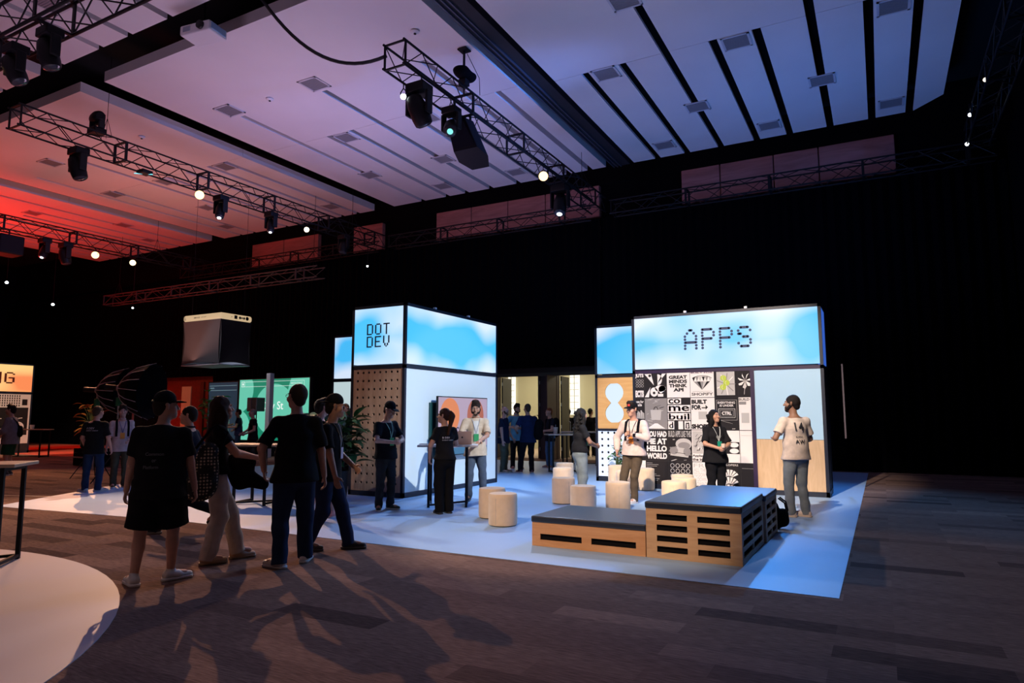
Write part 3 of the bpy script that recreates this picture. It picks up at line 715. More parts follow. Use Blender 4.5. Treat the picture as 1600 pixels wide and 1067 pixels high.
for x, y, l in ((-5.56, 15.08, 'at the seam nearest the black beam'), (-5.54, 20.15, 'at the far edge nearest the black beam'), (-4.0, 17.98, 'left one across a black slot'), (-2.45, 15.15, 'at the seam between two short slots'),
                (-2.44, 20.2, 'at the far edge between two short slots'), (-.88, 18.0, 'right one across a black slot'), (.67, 20.28, 'at the far edge near the right corner'), (.66, 15.3, 'at the seam near the right corner'), (-4.18, 12.45, 'cut by the top of the picture')): vent(x, y, VR + l)
VM = 'air vent in the pink middle ceiling, '
for x, y, l in ((-12.31, 12.0, 'highest in the picture left of the hoist'), (-13.9, 14.93, 'at the seam in the middle'), (-12.29, 17.8, 'below the hanging loudspeaker'), (-13.8, 19.96, 'at the far edge'), (-10.73, 19.99, 'at the far edge by the truss'), (-15.4, 17.78, 'on the left long slot'), (-15.49, 11.98, 'near the seam on the left'), (-10.9, 15.0, 'behind the hanging loudspeaker')): vent(x, y, VM + l)
VL = 'air vent in the orange left ceiling, '
for x, y, l in ((-24.03, 11.75, 'nearest above the light truss'), (-25.44, 14.67, 'below the light truss on the left'), (-22.38, 14.75, 'beside the seam in the middle'), (-19.21, 14.79, 'beside the light blue ceiling edge'), (-23.73, 17.52, 'right of the glowing lamp'), (-25.37, 19.76, 'by the far edge on the left'), (-19.17, 19.82, 'by the far edge on the right')): vent(x, y, VL + l)
for x, y, l in ((-30.77, 14.51, 'left'), (-29.19, 17.41, 'right'), (-30.64, 19.55, 'lowest')): vent(x, y, 'air vent in the red-lit far left ceiling, the ' + l + ' of its three')
vent(-14.6, 6.9, 'air vent in the near pink ceiling beside the near light truss')
for x, y, l in ((-13.94, 12.02, 'small round smoke detector on the pink middle ceiling'), (-19.32, 11.9, 'small round smoke detector on the orange left ceiling'), (-8.6, 11.3, 'small round detector by the hoist on the ceiling')):
    t = thing('smoke_detector', l, 'detector', (x, y, 9.99)); MB().lathe([(.10, 0), (.10, -.02), (.06, -.05), (0, -.055)], n=16, close=False).build('housing', WHITEP, t); MB().lathe([(.03, -.05), (.03, -.07), (0, -.07)], n=10, close=False).build('sensor', BLACK, t)
# ---------------------------------------------------------------- booths
FRAME = mat('booth frame', (.010, .014, .030), .4)
PFRAME = mat('purple reflection frame', (.022, .006, .045), .45)  # purple reflection on beam and post put into the frame colour
WPAN = mat('white booth panel', (.72, .82, .84), .45)
GLYPH = {'D': ('11110', '10001', '10001', '10001', '10001', '10001', '10001', '10001', '11110')}
def holes(mb, x0, z0, nx, nz, px, pz, r, W, Hh, y, t):
    """plate in the local xz plane with real round holes"""
    def hole_cell(cx, cz, ax0, ax1, az0, az1):
        n = 16; ring = [(cx + r * math.cos(2 * math.pi * k / n), cz + r * math.sin(2 * math.pi * k / n)) for k in range(n)]
        out = []
        for k in range(n):
            c, s_ = math.cos(2 * math.pi * k / n), math.sin(2 * math.pi * k / n)
            m_ = min((ax1 - cx) / c if c > 1e-6 else 9, (ax0 - cx) / c if c < -1e-6 else 9, (az1 - cz) / s_ if s_ > 1e-6 else 9, (az0 - cz) / s_ if s_ < -1e-6 else 9)
            out.append((cx + c * m_, cz + s_ * m_))
        vs = [(a, y, b) for a, b in ring] + [(a, y, b) for a, b in out] + [(a, y + t, b) for a, b in ring]
        fs = [(k, (k + 1) % n, n + (k + 1) % n, n + k) for k in range(n)] + [(k, 2 * n + k, 2 * n + (k + 1) % n, (k + 1) % n) for k in range(n)]
        corners = [(ax0, az0), (ax1, az0), (ax1, az1), (ax0, az1)]; o = len(vs); vs += [(a, y, b) for a, b in corners]
        for q, (a, b) in enumerate(corners):
            ang = math.atan2(b - cz, a - cx) % (2 * math.pi); k = int(ang / (2 * math.pi / n)); fs.append((n + k, n + (k + 1) % n, o + q))
        mb.add(vs, fs, False)
    gx0, gx1 = x0 - px / 2, x0 + (nx - .5) * px; gz0, gz1 = z0 - pz / 2, z0 + (nz - .5) * pz
    for i in range(nx):
        for j in range(nz): cx = x0 + i * px; cz = z0 + j * pz; hole_cell(cx, cz, cx - px / 2, cx + px / 2, cz - pz / 2, cz + pz / 2)
    for a0, a1, b0, b1 in ((0, gx0, 0, Hh), (gx1, W, 0, Hh), (gx0, gx1, 0, gz0), (gx0, gx1, gz1, Hh)):
        if a1 - a0 > 1e-4 and b1 - b0 > 1e-4: mb.add([(a0, y, b0), (a1, y, b0), (a1, y, b1), (a0, y, b1)], [(0, 1, 2, 3)], False)
    mb.add([(0, y + t, 0), (W, y + t, 0), (W, y + t, Hh), (0, y + t, Hh), (0, y, 0), (W, y, 0), (W, y, Hh), (0, y, Hh)], [(4, 0, 1, 5), (7, 3, 2, 6), (4, 0, 3, 7), (5, 1, 2, 6)], False)

def booth_frame(t, x0, x1, y0, y1, H=3.75, mid=2.5, w=.06, posts=(), top_h=.05, purple=False):
    for (x, y) in [(x0, y0), (x1, y0), (x0, y1), (x1, y1)] + list(posts):
        MB().box(x - w / 2, x + w / 2, y - w / 2, y + w / 2, 0, H).build('post', FRAME, t)
    for z, h in ((0.0, .10), (mid - .03, .07), (H - .06, .06)):
        for k, (a, b) in enumerate((((x0, y0), (x1, y0)), ((x1, y0), (x1, y1)), ((x1, y1), (x0, y1)), ((x0, y1), (x0, y0)))):
            m_ = PFRAME if purple and k == 0 and z > 1 and z < 3 else FRAME
            lo = (min(a[0], b[0]) - w / 2, min(a[1], b[1]) - w / 2); hi = (max(a[0], b[0]) + w / 2, max(a[1], b[1]) + w / 2)
            MB().box(lo[0], hi[0], lo[1], hi[1], z, z + h).build('rail', m_, t)

def lightbox(t, name, a, b, z0, z1, m, depth=.10):
    """back-lit fabric frame between plan points a and b (front face on the line a-b, outward on its right)"""
    a = Vector(a); b = Vector(b); u = (b - a).normalized(); n = Vector((u.y, -u.x))
    p = [a, b, b - n * depth, a - n * depth]
    mb = MB(); mb.poly([(q.x, q.y, z0) for q in p], (0, 0, 1), z1 - z0)
    return mb.build(name, m, t)

# ---- booth with the DOT DEV header
x0, x1, y0, y1 = -9.33, -8.04, 10.41, 13.93
t = thing('booth', 'tall booth with glowing sky-blue header reading DOT DEV and a plywood pegboard front', 'booth')
booth_frame(t, x0, x1, y0, y1)
lb = lightbox(t, 'header_front', (x0 + .03, y0 - .02), (x1 - .03, y0 - .02), 2.57, 3.69, sky_box('sky print a', seed=1.3, strength=1.15, px=(.8, .8)))
PIX = {'D': ['11110', '10001', '10001', '10001', '10001', '10001', '10001', '10001', '11110'], 'O': ['01110', '10001', '10001', '10001', '10001', '10001', '10001', '10001', '01110'],
       'T': ['11111', '00100', '00100', '00100', '00100', '00100', '00100', '00100', '00100'], 'E': ['11111', '10000', '10000', '10000', '11110', '10000', '10000', '10000', '11111'],
       'V': ['10001', '10001', '10001', '10001', '10001', '10001', '01010', '01010', '00100'], 'N': ['10001', '11001', '11001', '10101', '10101', '10101', '10011', '10011', '10001'],
       'G': ['01110', '10001', '10000', '10000', '10111', '10001', '10001', '10001', '01110'], 'I': ['1'] * 9, 'L': ['10000'] * 8 + ['11111']}
INK = mat('navy lettering', (.005, .02, .09), .5); INKR = mat('dark red lettering', (.10, .015, .01), .5)
def pixels(f, word, x, z, pw, ph, gap=1.6):
    for ch in word:
        g = PIX[ch]
        for r_, row in enumerate(g):
            for c_, v in enumerate(row):
                if v == '1': f.rect(x + c_ * pw - pw * .06, z - (r_ + 1) * ph - ph * .04, x + (c_ + 1) * pw + pw * .06, z - r_ * ph + ph * .04)
        x += (len(g[0]) + gap) * pw
    return x
mb = MB(); f = Face2(mb, (0, y0 - .02, 0), (1, 0, 0), n=(0, -1, 0), lift=.006); pixels(f, 'DOT', -8.975, 3.375, .0315, .0245); pixels(f, 'DEV', -8.975, 3.125, .0315, .0245); mb.build('lettering', INK, lb)
for z in (3.77,):
    for (x, y) in ((-8.04, 11.4), (-8.04, 12.7)): MB().rbox(x - .03, x + .03, y - .03, y + .03, 3.75, 3.79, .01).build('clamp', WHITEP, t)
lightbox(t, 'header_side', (x1 + .02, y0 + .03), (x1 + .02, y1 - .03), 2.57, 3.69, sky_box('sky print b', seed=4.1, strength=1.15, px=(.5, .6)))
p = MB(); holes(p, .115, .10 + .06, 8, 14, .1415, .165, .026, 1.23, 2.37, 0, .018); o = p.build('pegboard', PEG, t); o.location = (x0 + .03, y0 - .02, .10)
MB().box(x0 + .03, x1 - .03, y0 + .03, y0 + .05, .1, 2.47).build('backing', mat('backing dark', (.01, .008, .006), .9), t)
MB().box(x1 - .01, x1 + .015, y0 + .03, y1 - .03, .10, 2.47).build('side_panel', WPAN, t)
MB().box(x0 - .02, x0 + .01, y0 + .03, y1 - .03, .10, 3.69).build('rear_panel', mat('dark panel', (.02, .02, .025), .6), t)
MB().box(x0 + .03, x1 - .03, y1 - .02, y1 + .02, .10, 3.69).build('rear_panel', MATS['dark panel'], t)
# low wall joined to it on the left
t = thing('booth', 'narrow lit booth wall section showing left of the DOT DEV booth', 'booth')
booth_frame(t, -13.2, -9.45, 13.95, 14.5)
lightbox(t, 'header_front', (-13.17, 13.93), (-9.48, 13.93), 2.57, 3.69, sky_box('sky print c', seed=7.7, strength=1.0)); lightbox(t, 'lower_panel', (-13.17, 13.93), (-9.48, 13.93), 1.75, 2.47, emission('pale lit panel', (.66, .82, .86), .75)); MB().box(-13.17, -9.48, 13.94, 14.0, .1, 1.72).build('base_panel', MATS['dark panel'], t)

# ---- booth with the APPS header
x0, x1, y0, y1 = -4.76, -.97, 14.38, 15.35
t = thing('booth', 'wide booth with glowing header reading APPS above a black and white poster wall', 'booth')
booth_frame(t, x0, x1, y0, y1, purple=True, posts=())
MB().box(-2.29, -2.23, 14.35, 14.41, 0, 2.5).build('post', FRAME, t)
lb = lightbox(t, 'header_front', (x0 + .03, y0 - .02), (x1 - .03, y0 - .02), 2.57, 3.70, sky_box('sky print d', seed=11.2, strength=1.15, px=(.62, .62)))
mb = MB(); f = Face2(mb, (0, y0 - .02, 0), (1, 0, 0), n=(0, -1, 0), lift=.006)
AP = {'A': (['..BB..', '.1..1.', '1....1', '1....1', 'BBBBBB', '1....1', '1....1']), 'P': (['BBBBB.', '1....1', '1....1', 'BBBBB.', '1.....', '1.....', '1.....']), 'S': (['.BBBB.', '1....1', 'BB....', '..BBB.', '.....1', '1....1', '.BBBB.'])}
x = -3.61; dp = .0472; dz = .065
for ch in 'APPS':
    for r_, row in enumerate(AP[ch]):
        z = 3.365 - r_ * dz; c_ = 0
        while c_ < 6:
            if row[c_] == '1': f.ell(x + c_ * dp, z, .029, .029, n=16)
            elif row[c_] == 'B':
                e = c_
                while e + 1 < 6 and row[e + 1] == 'B': e += 1
                f.rect(x + c_ * dp, z - .027, x + e * dp, z + .027); f.ell(x + c_ * dp, z, .027, .027, n=14); f.ell(x + e * dp, z, .027, .027, n=14); c_ = e
            c_ += 1
    x += .367
mb.build('lettering', INK, lb)
for xx in (-3.6, -2.35): MB().rbox(xx - .03, xx + .03, y0 - .03, y0 + .03, 3.75, 3.80, .01).build('clamp', WHITEP, t)
lightbox(t, 'header_side', (x1 + .02, y0 + .03), (x1 + .02, y1 - .03), 2.57, 3.70, emission('deep blue side print', (.05, .16, .75), .7))
MB().box(x1 - .01, x1 + .015, y0 + .03, y1 - .03, .10, 2.47).build('side_panel', MATS['dark panel'], t)
MB().box(x0 + .03, x1 - .03, y1 - .02, y1 + .02, .10, 3.70).build('rear_panel', MATS['dark panel'], t)
MB().box(x0 - .02, x0 + .01, y0 + .03, y1 - .03, .10, 3.70).build('side_panel', MATS['dark panel'], t)
MB().box(-2.23, x1 - .03, y0 - .02, y0 + .02, 1.09, 2.47).build('upper_panel', mat('pale blue panel', (.42, .64, .82), .5), t)
MB().box(-2.23, x1 - .03, y0 - .02, y0 + .02, .10, 1.085).build('lower_panel', PLYV, t)
MB().box(-2.31, -2.23, y0 - .045, y0 - .031, 0, 2.5).build('post', PFRAME, t)
MB().box(x1 + .3, x1 + .33, y1 - .15, y1 - .12, 1.1, 2.6).build('cable_cover', mat('grey strip', (.10, .07, .09), .5), t)
pw = MB().box(x0 + .03, -2.29, y0 - .02, y0 + .02, .10, 2.47).build('poster_wall', mat('poster black', (.018, .015, .017), .7), t)
# posters: one sheet each, artwork inside its own mesh
PB = mat('poster ink', (.018, .015, .017), .7, spec=.2); PW = mat('poster paper', (.80, .74, .71), .6); PG = mat('poster grey', (.24, .22, .215), .6); PL = mat('poster light grey', (.48, .45, .43), .6)
PY = mat('tennis yellow', (.45, .55, .05), .6); PP = mat('poster purple', (.14, .06, .12), .6)
CX = [-4.73, -4.53, -4.03, -3.53, -3.03, -2.555, -2.29]; RZ = {0: (1.935, 2.47), 1: (1.26, 1.93), 2: (.60, 1.255), 3: (.10, .595)}
def poster(c, r, bg, draw, label):
    a, b = CX[c], CX[c + 1]; z0, z1 = RZ[r]; mb = MB(); f = Face2(mb, (a, y0 - .021, z0), (1, 0, 0), n=(0, -1, 0), lift=.004)
    f.mi({'w': 1, 'k': 0, 'g': 2}[bg]); f.rect(.004, .004, b - a - .004, z1 - z0 - .004, 1); draw(f, b - a, z1 - z0)
    o = mb.build('poster', [PB, PW, PG, PL, PY, PP], t); o['label'] = label
rn = random.Random(3)
def T(f, s, x0_, y0_, x1_, y1_, mi, bold=.03): f.mi(mi).text(s, x0_, y0_, x1_, y1_, bold, 2)
def p_jots(f, w, h): T(f, 'JUTS', .0, h - .10, w - .01, h + .0, 1, .05); [f.mi(3).ring(.04 + .06 * i, h - .15 - .06 * j, .028, .026, .006, 2) for i in range(3) for j in range(3)]; T(f, 'ECTS', .0, .02, w - .01, .17, 1, .07)
def p_abs(f, w, h):
    f.mi(1); f.poly([(.01, h - .01), (.16, h - .01), (.22, h - .26)], 2); f.ell(.30, h - .14, .1, .12, 2, a0=-90, a1=90); f.ell(.36, h - .33, .12, .07, 2); f.poly([(.01, .02), (.10, .02), (.14, .24)], 2)
    f.ell(.22, .13, .085, .10, 2); f.mi(0).ell(.22, .11, .03, .03, 3); f.mi(1).ell(.40, .18, .08, .09, 2, a0=0, a1=250); f.rect(.30, .03, .42, .09, 2); f.poly([(.40, h - .01), (.49, h - .01), (.30, h - .22)], 2); f.mi(0).ell(.13, h - .05, .03, .03, 3)
def p_gm(f, w, h):
    for i, s in enumerate(('GREAT', 'MINDS', 'THINK', 'API')): T(f, s, .05 if i < 3 else .14, h - .135 - i * .09, w - .06 if i < 3 else w - .14, h - .06 - i * .09, 0, .05)
def p_dia(f, w, h):
    T(f, 'BUILT FOR', .02, h - .03, w - .02, h - .002, 5, .03)
    top = [(.05 + i * (w - .1) / 6, h - .10 - (.02 if i in (0, 6) else 0)) for i in range(7)]; mid = [(.08 + i * (w - .16) / 5, h - .20) for i in range(6)]
    f.mi(0).ring(w / 2, h - .16, w * .44, .085, .01, 2, a0=20, a1=160)
    for i in range(6):
        f.mi((0, 2, 3, 0, 2, 3)[i]).poly([top[i], mid[i], top[i + 1]], 2); f.mi((2, 0, 2, 3, 0, 2)[i]).poly([mid[i], (w / 2, .16), mid[min(i + 1, 5)]], 2) if i < 5 else None
    T(f, 'SHOPIFY', .03, .04, w - .03, .10, 0, .02); f.mi(2).rect(.05, .125, w - .05, .13, 2)
def p_tennis(f, w, h):
    f.mi(0).rect(0, 0, w, h, 1.5); f.mi(3).rect(.05, .04, w - .06, h - .01, 2)
    for i in range(9): f.mi(1 if i % 2 else 2).line(w / 2, h / 2, w / 2 + .19 * math.cos(i * .7), h / 2 + .23 * math.sin(i * .7), .018, 2.5)
    for cx_, cy_, r_ in ((.19, h - .14, .062), (.25, h - .24, .066), (.18, h - .33, .064)): f.mi(4).ell(cx_, cy_, r_, r_ * .92, 3); f.mi(1).ring(cx_ + .02, cy_, r_ * .7, r_ * .7, .006, 3.5, a0=120, a1=240)
def p_lily(f, w, h):
    for i in range(7): a = i * .9; f.mi(1).poly([(.15, h * .62), (.15 + .12 * math.cos(a) - .03, h * .62 + .14 * math.sin(a)), (.15 + .15 * math.cos(a + .15), h * .62 + .17 * math.sin(a + .15)), (.15 + .11 * math.cos(a + .4), h * .62 + .12 * math.sin(a + .4))], 2)
    f.mi(3).line(.12, .05, .15, h * .6, .01, 2)
def p_hands(f, w, h):
    T(f, 'use for', .01, h - .10, w - .02, h - .04, 1, .03); T(f, 'tails', .01, h - .17, w - .06, h - .11, 1, .03)
    for i in range(6): f.mi(3).poly([(.02 + i * .03, h - .44), (.04 + i * .03, h - .45), (.05 + i * .025 + .01 * (i % 2), h - .26 - .03 * (i % 3)), (.03 + i * .025, h - .26 - .02 * (i % 3))], 2)
def p_plain(f, w, h):
    for _ in range(26): x_ = rn.uniform(0, w - .12); z_ = rn.uniform(0, h); f.mi(rn.choice((0, 2, 2, 3))).line(x_, z_, x_ + rn.uniform(.03, .14), z_ + rn.uniform(-.03, .03), rn.uniform(.004, .02), 2)
def p_bag(f, w, h):
    p_plain(f, w, h); f.mi(3).poly([(.15, .20), (.35, .20), (.37, .42), (.13, .42)], 2.5); f.mi(0).ring(w / 2, .42, .05, .07, .014, 3, a0=0, a1=180); f.mi(1).poly([(.05, .02), (.45, .02), (.28, .13), (.22, .13)], 2.5); f.mi(2).rect(.17, .10, .22, .2, 2.4).rect(.28, .10, .33, .2, 2.4)
def p_come(f, w, h):
    f.mi(1).rect(.01, h - .13, .30, h - .01, 2).rect(.01, h - .30, w - .01, h - .15, 2).rect(.01, h - .47, w - .01, h - .32, 2).rect(.01, .01, .14, h - .49, 2).rect(.23, .01, .33, h - .49, 2).rect(.36, .01, w - .01, h - .49, 2)
    T(f, 'co', .03, h - .12, .28, h - .02, 0, .02); T(f, 'me', .03, h - .28, w - .03, h - .17, 0, .02); T(f, 'buil', .03, h - .46, w - .03, h - .33, 0, .02); T(f, 'd', .03, .03, .12, h - .51, 0, .02)
    f.mi(0).poly([(.38, .03), (.47, .02), (.46, .15), (.39, .14)], 3); f.mi(0).ring(.42, .145, .022, .03, .006, 3, a0=0, a1=180); T(f, 'S', .405, .04, .445, .12, 1, .06)
    f.mi(1).text('S', .405, .04, .445, .12, .06, 3.5)
def p_built(f, w, h):
    T(f, 'BUILT', .02, h - .13, .34, h - .04, 0, .06); T(f, 'FOR', .02, h - .25, .22, h - .15, 0, .06); f.mi(0).line(.23, h - .21, .33, h - .21, .02, 2).poly([(.31, h - .25), (.36, h - .20), (.31, h - .15)], 2)
    f.mi(3).rect(.16, .22, .34, .38, 2); T(f, 'SHOPIFY', .01, .02, w - .01, .12, 0, .07)
def p_ctrl(f, w, h):
    f.mi(2).rect(.03, .20, w - .03, h - .05, 1.5).mi(0).rect(.04, .21, w - .04, h - .06, 1.7); T(f, 'EVERYTHING', .06, h - .13, w - .07, h - .085, 1, .02); T(f, 'IS UNDER', .10, h - .19, w - .10, h - .145, 1, .02)
    f.mi(3).rect(.07, h - .42, w - .07, h - .23, 2).mi(0).rect(.08, h - .41, w - .08, h - .24, 2.5).mi(2).rect(.10, h - .39, w - .10, h - .26, 3).mi(0).rect(.11, h - .38, w - .11, h - .27, 3.4); f.mi(1).text('CTRL', .14, h - .36, w - .14, h - .29, .04, 4)
    f.mi(3).line(0, .22, .1, .2, .004, 3).line(.1, .2, .35, .13, .004, 3); T(f, 'SHOP', w - .14, .02, w - .08, .035, 1)
def p_build(f, w, h): T(f, 'BUILD', .01, h - .07, w - .05, h - .02, 0, .02); f.mi(2).rect(.01, h - .15, .15, h - .09, 2); f.mi(3).rect(.05, .15, .2, .35, 2)
def p_hello(f, w, h):
    for i, s in enumerate(('YOU HAD', 'ME AT', 'HELLO', 'WORLD')): T(f, s, .03, h - .155 - i * .155, w - .03, h - .03 - i * .155, 1, .05)
def p_chair(f, w, h):
    T(f, 'BUILD APPS LIKE THIS', .01, h - .15, w - .01, h - .02, 3, .02); p_plain(f, w, h - .2); f.mi(3).ell(.33, .36, .17, .12, 2.5).mi(2).ell(.34, .33, .13, .07, 3).mi(3).poly([(.04, .12), (.42, .08), (.46, .26), (.10, .30)], 3.2); f.mi(2).ell(.12, .22, .09, .08, 3.4).ell(.40, .2, .08, .09, 3.4); f.mi(0).line(.15, .18, .36, .16, .01, 3.6)
def p_app(f, w, h):
    f.mi(3).rect(.02, .17, w - .02, h - .02, 2)
    for i in range(46): x_ = rn.uniform(.04, w - .08); z_ = rn.uniform(.19, h - .08); f.mi(rn.choice((0, 2, 1, 2))).line(x_, z_, x_ + rn.uniform(.01, .05), z_ + rn.uniform(.01, .06), .016, 3)
    T(f, 'Applause for', .01, .09, w - .05, .15, 0, .03); T(f, 'the installs', .01, .02, w - .10, .08, 0, .03)
def p_shapes(f, w, h): f.mi(0).rect(.01, .18, w - .01, .42, 2).mi(1).ell(.10, .36, .09, .05, 3).ell(.10, .24, .09, .05, 3).ell(.36, .36, .09, .05, 3).ell(.36, .24, .09, .05, 3)
def p_txt(f, w, h):
    for i in range(13): f.mi(3).line(.02, h - .05 - i * .033, .02 + rn.uniform(.1, .3), h - .05 - i * .033, .007, 2)
def p_dots(f, w, h):
    for j in range(3): [f.mi(3).ring(.08 + i * .11, h - .09 - j * .11, .045, .048, .012, 2) for i in range(4)]
    T(f, 'Y', w - .12, .12, w - .08, .2, 1, .04); T(f, 'RE', w - .12, .03, w - .04, .11, 1, .04)
def p_word(f, w, h):
    for i, s in enumerate(('FREE', 'ALL THE WAY', 'TO DOWNTOWN', 'IN DOWNTOWN', 'DOWNTOWN')): T(f, s, .03, h - .11 - i * .095, w - .03, h - .03 - i * .095, 3, .0)
def p_gum(f, w, h):
    T(f, 'DEVELOPERS', .02, h - .06, w - .05, h - .02, 3, .02); f.mi(1)
    for j in range(3):
        for i in range(7): a = 25 + i * 21; c_, s_ = math.cos(R(a)), math.sin(R(a)); c2, s2 = math.cos(R(a + 15)), math.sin(R(a + 15)); cy_ = h - .30 - j * .15; f.poly([(.24 + .07 * c_, cy_ + .04 * s_), (.24 + .07 * c2, cy_ + .04 * s2), (.24 + .20 * c2, cy_ + .17 * s2), (.24 + .20 * c_, cy_ + .17 * s_)], 2 + j)
def p_none(f, w, h): f.mi(3).line(.02, h - .1, w - .02, h - .1, .004, 2)
for c, r, bg, fn, lab in ((0, 0, 'k', p_jots, 'black poster with white letters ending ECTS'), (1, 0, 'k', p_abs, 'poster of bold white rounded shapes'), (2, 0, 'w', p_gm, 'white poster reading GREAT MINDS THINK API'), (3, 0, 'w', p_dia, 'white poster with a diamond'), (4, 0, 'k', p_tennis, 'poster with yellow tennis balls'), (5, 0, 'k', p_lily, 'black poster with a white flower'),
    (0, 1, 'k', p_hands, 'black poster with clapping hands'), (1, 1, 'g', p_bag, 'grey photo poster'), (2, 1, 'k', p_come, 'block letter poster reading come build'), (3, 1, 'w', p_built, 'white poster reading BUILT FOR'), (4, 1, 'k', p_ctrl, 'black poster reading EVERYTHING IS UNDER CTRL'), (5, 1, 'w', p_build, 'pale poster reading BUILD'),
    (0, 2, 'k', p_none, 'plain black poster'), (1, 2, 'k', p_hello, 'black poster reading YOU HAD ME AT HELLO WORLD'), (2, 2, 'k', p_chair, 'dark poster with an armchair'), (3, 2, 'w', p_app, 'poster reading Applause for the installs'), (4, 2, 'w', p_shapes, 'poster with white ovals on black'), (5, 2, 'w', p_none, 'plain pale poster'),
    (0, 3, 'w', p_none, 'plain white poster'), (1, 3, 'k', p_txt, 'black poster with small text'), (2, 3, 'k', p_dots, 'black poster with rings'), (3, 3, 'w', p_word, 'white poster with pale outlined words'), (4, 3, 'k', p_gum, 'black poster with white arched letters'), (5, 3, 'k', p_none, 'black poster by the post')): poster(c, r, bg, fn, lab)

# ---- side section left of it
x0, x1, y0 = -6.07, -4.85, 15.45
t = thing('booth', 'narrow booth section with an orange panel cut by a white figure-eight opening', 'booth')
booth_frame(t, x0, x1, y0, y0 + .5)
lightbox(t, 'header_front', (x0 + .03, y0 - .02), (x1 - .03, y0 - .02), 2.57, 3.69, sky_box('sky print e', seed=15.5, strength=1.1))
MB().box(x0 + .03, x1 - .03, y0 + .05, y0 + .09, .1, 2.47).build('light_panel', emission('white lit panel', (.72, .86, 1.0), 1.0), t)
mb = MB(); a, b_, z0, z1 = x0 + .03, x1 - .03, 1.25, 2.47; cx = -5.62
out = []
n = 40
ring = []
for i in range(n):   # figure-eight outline
    th = 2 * math.pi * i / n; zc = 1.86 + .52 * math.sin(th); w_ = .235
    zz = 1.86 + .47 * math.sin(th)
    up = abs(zz - 1.86) / .47; q = math.sqrt(max(0, 1 - ((abs(zz - 1.86) - .25) / .235) ** 2)) * .235 if abs(zz - 1.86) > .03 else .09
    q = max(q, .085 if up < .4 else 0); ring.append((cx + (q if math.cos(th) > 0 else -q), zz))
for i in range(n):
    th = 2 * math.pi * i / n; c_, s_ = math.cos(th), math.sin(th); m_ = min((b_ - cx) / c_ if c_ > 1e-6 else 9, (a - cx) / c_ if c_ < -1e-6 else 9, (z1 - 1.86) / s_ if s_ > 1e-6 else 9, (z0 - 1.86) / s_ if s_ < -1e-6 else 9)
    out.append((cx + c_ * m_, 1.86 + s_ * m_))
vs = [(p_[0], y0 - .02, p_[1]) for p_ in ring] + [(p_[0], y0 - .02, p_[1]) for p_ in out] + [(p_[0], y0 + .02, p_[1]) for p_ in ring]
fs = [(i, (i + 1) % n, n + (i + 1) % n, n + i) for i in range(n)] + [(i, 2 * n + i, 2 * n + (i + 1) % n, (i + 1) % n) for i in range(n)]
for qx, qz in ((a, z0), (b_, z0), (b_, z1), (a, z1)):
    ang = math.atan2(qz - 1.86, qx - cx) % (2 * math.pi); k = int(ang / (2 * math.pi / n)); vs.append((qx, y0 - .02, qz)); fs.append((n + k, n + (k + 1) % n, len(vs) - 1))
mb.add(vs, fs, False); mb.build('orange_panel', wood('amber plywood', (.72, .38, .13), (.82, .50, .20), .6, 'X'), t)
p = MB(); holes(p, .10, .10, 7, 7, .155, .155, .028, 1.16, 1.07, 0, .015); o = p.build('perforated_panel', mat('white pegboard', (.72, .80, .92), .5, emit=(.62, .76, 1.0), estr=.35), t); o.location = (x0 + .03, y0 - .02, .12)
MB().box(x0 + .03, x1 - .03, y0 + .02, y0 + .04, .1, 1.2).build('backing', MATS['backing dark'], t)
MB().box(x0, x1, y0 - .035, y0 + .03, 1.19, 1.25).build('rail', FRAME, t)

# ---- orange booth at the left edge
X_ = -32.0
t = thing('booth', 'orange-lit booth at the left edge with header ending in NG', 'booth')
booth_frame(t, X_ - 2.0, X_, 9.5, 15.6)
lb = lightbox(t, 'header_side', (X_ + .02, 9.53), (X_ + .02, 15.57), 2.57, 3.70, sky_box('sunset print', top=(1.0, .62, .22), mid=(.95, .25, .08), strength=1.0, seed=2.2, px=(.4, .4)))
mb = MB(); f = Face2(mb, (X_ + .02, 0, 0), (0, 1, 0), n=(1, 0, 0), lift=.006); pixels(f, 'NG', 14.02, 3.37, .075, .052); mb.build('lettering', INKR, lb)
pp = MB().box(X_ - .01, X_ + .015, 9.53, 15.57, .40, 2.47).build('poster_wall', PW, t)
mb = MB(); f = Face2(mb, (X_ + .016, 0, 0), (0, 1, 0), n=(1, 0, 0), lift=.004)
for i in range(9):
    for j in range(5): f.mi(0).rect(14.4 + i * .09, 1.95 + j * .10, 14.44 + i * .09, 2.02 + j * .10)
for yy, zz, a, b in ((12.4, 2.0, .5, .25), (13.0, 1.9, .3, .3), (13.6, 2.1, .5, .18), (15.25, 2.0, .2, .25)): f.rect(yy, zz, yy + a, zz + b)
f.rect(13.7, 1.1, 15.5, 1.9); f.rect(13.9, .75, 15.5, 1.12)
for i in range(16): a = rn.uniform(13.8, 15.0); b = rn.uniform(.8, 1.8); f.mi(1).line(a, b, a + rn.uniform(.1, .5), b + rn.uniform(-.15, .15), .03, 2)
f.mi(1).ell(15.1, 1.1, .28, .22, 2).mi(0).ell(15.1, 1.1, .15, .1, 3); f.mi(0).rect(13.0, .7, 13.4, .76, 2)
mb.build('poster_print', [PB, PW], pp)
MB().box(X_ - 1.95, X_ - .03, 15.58, 15.62, .1, 3.7).build('rear_panel', MATS['dark panel'], t); MB().box(X_ - .01, X_ + .015, 9.53, 15.57, .1, .4).build('kick_panel', MATS['dark panel'], t)
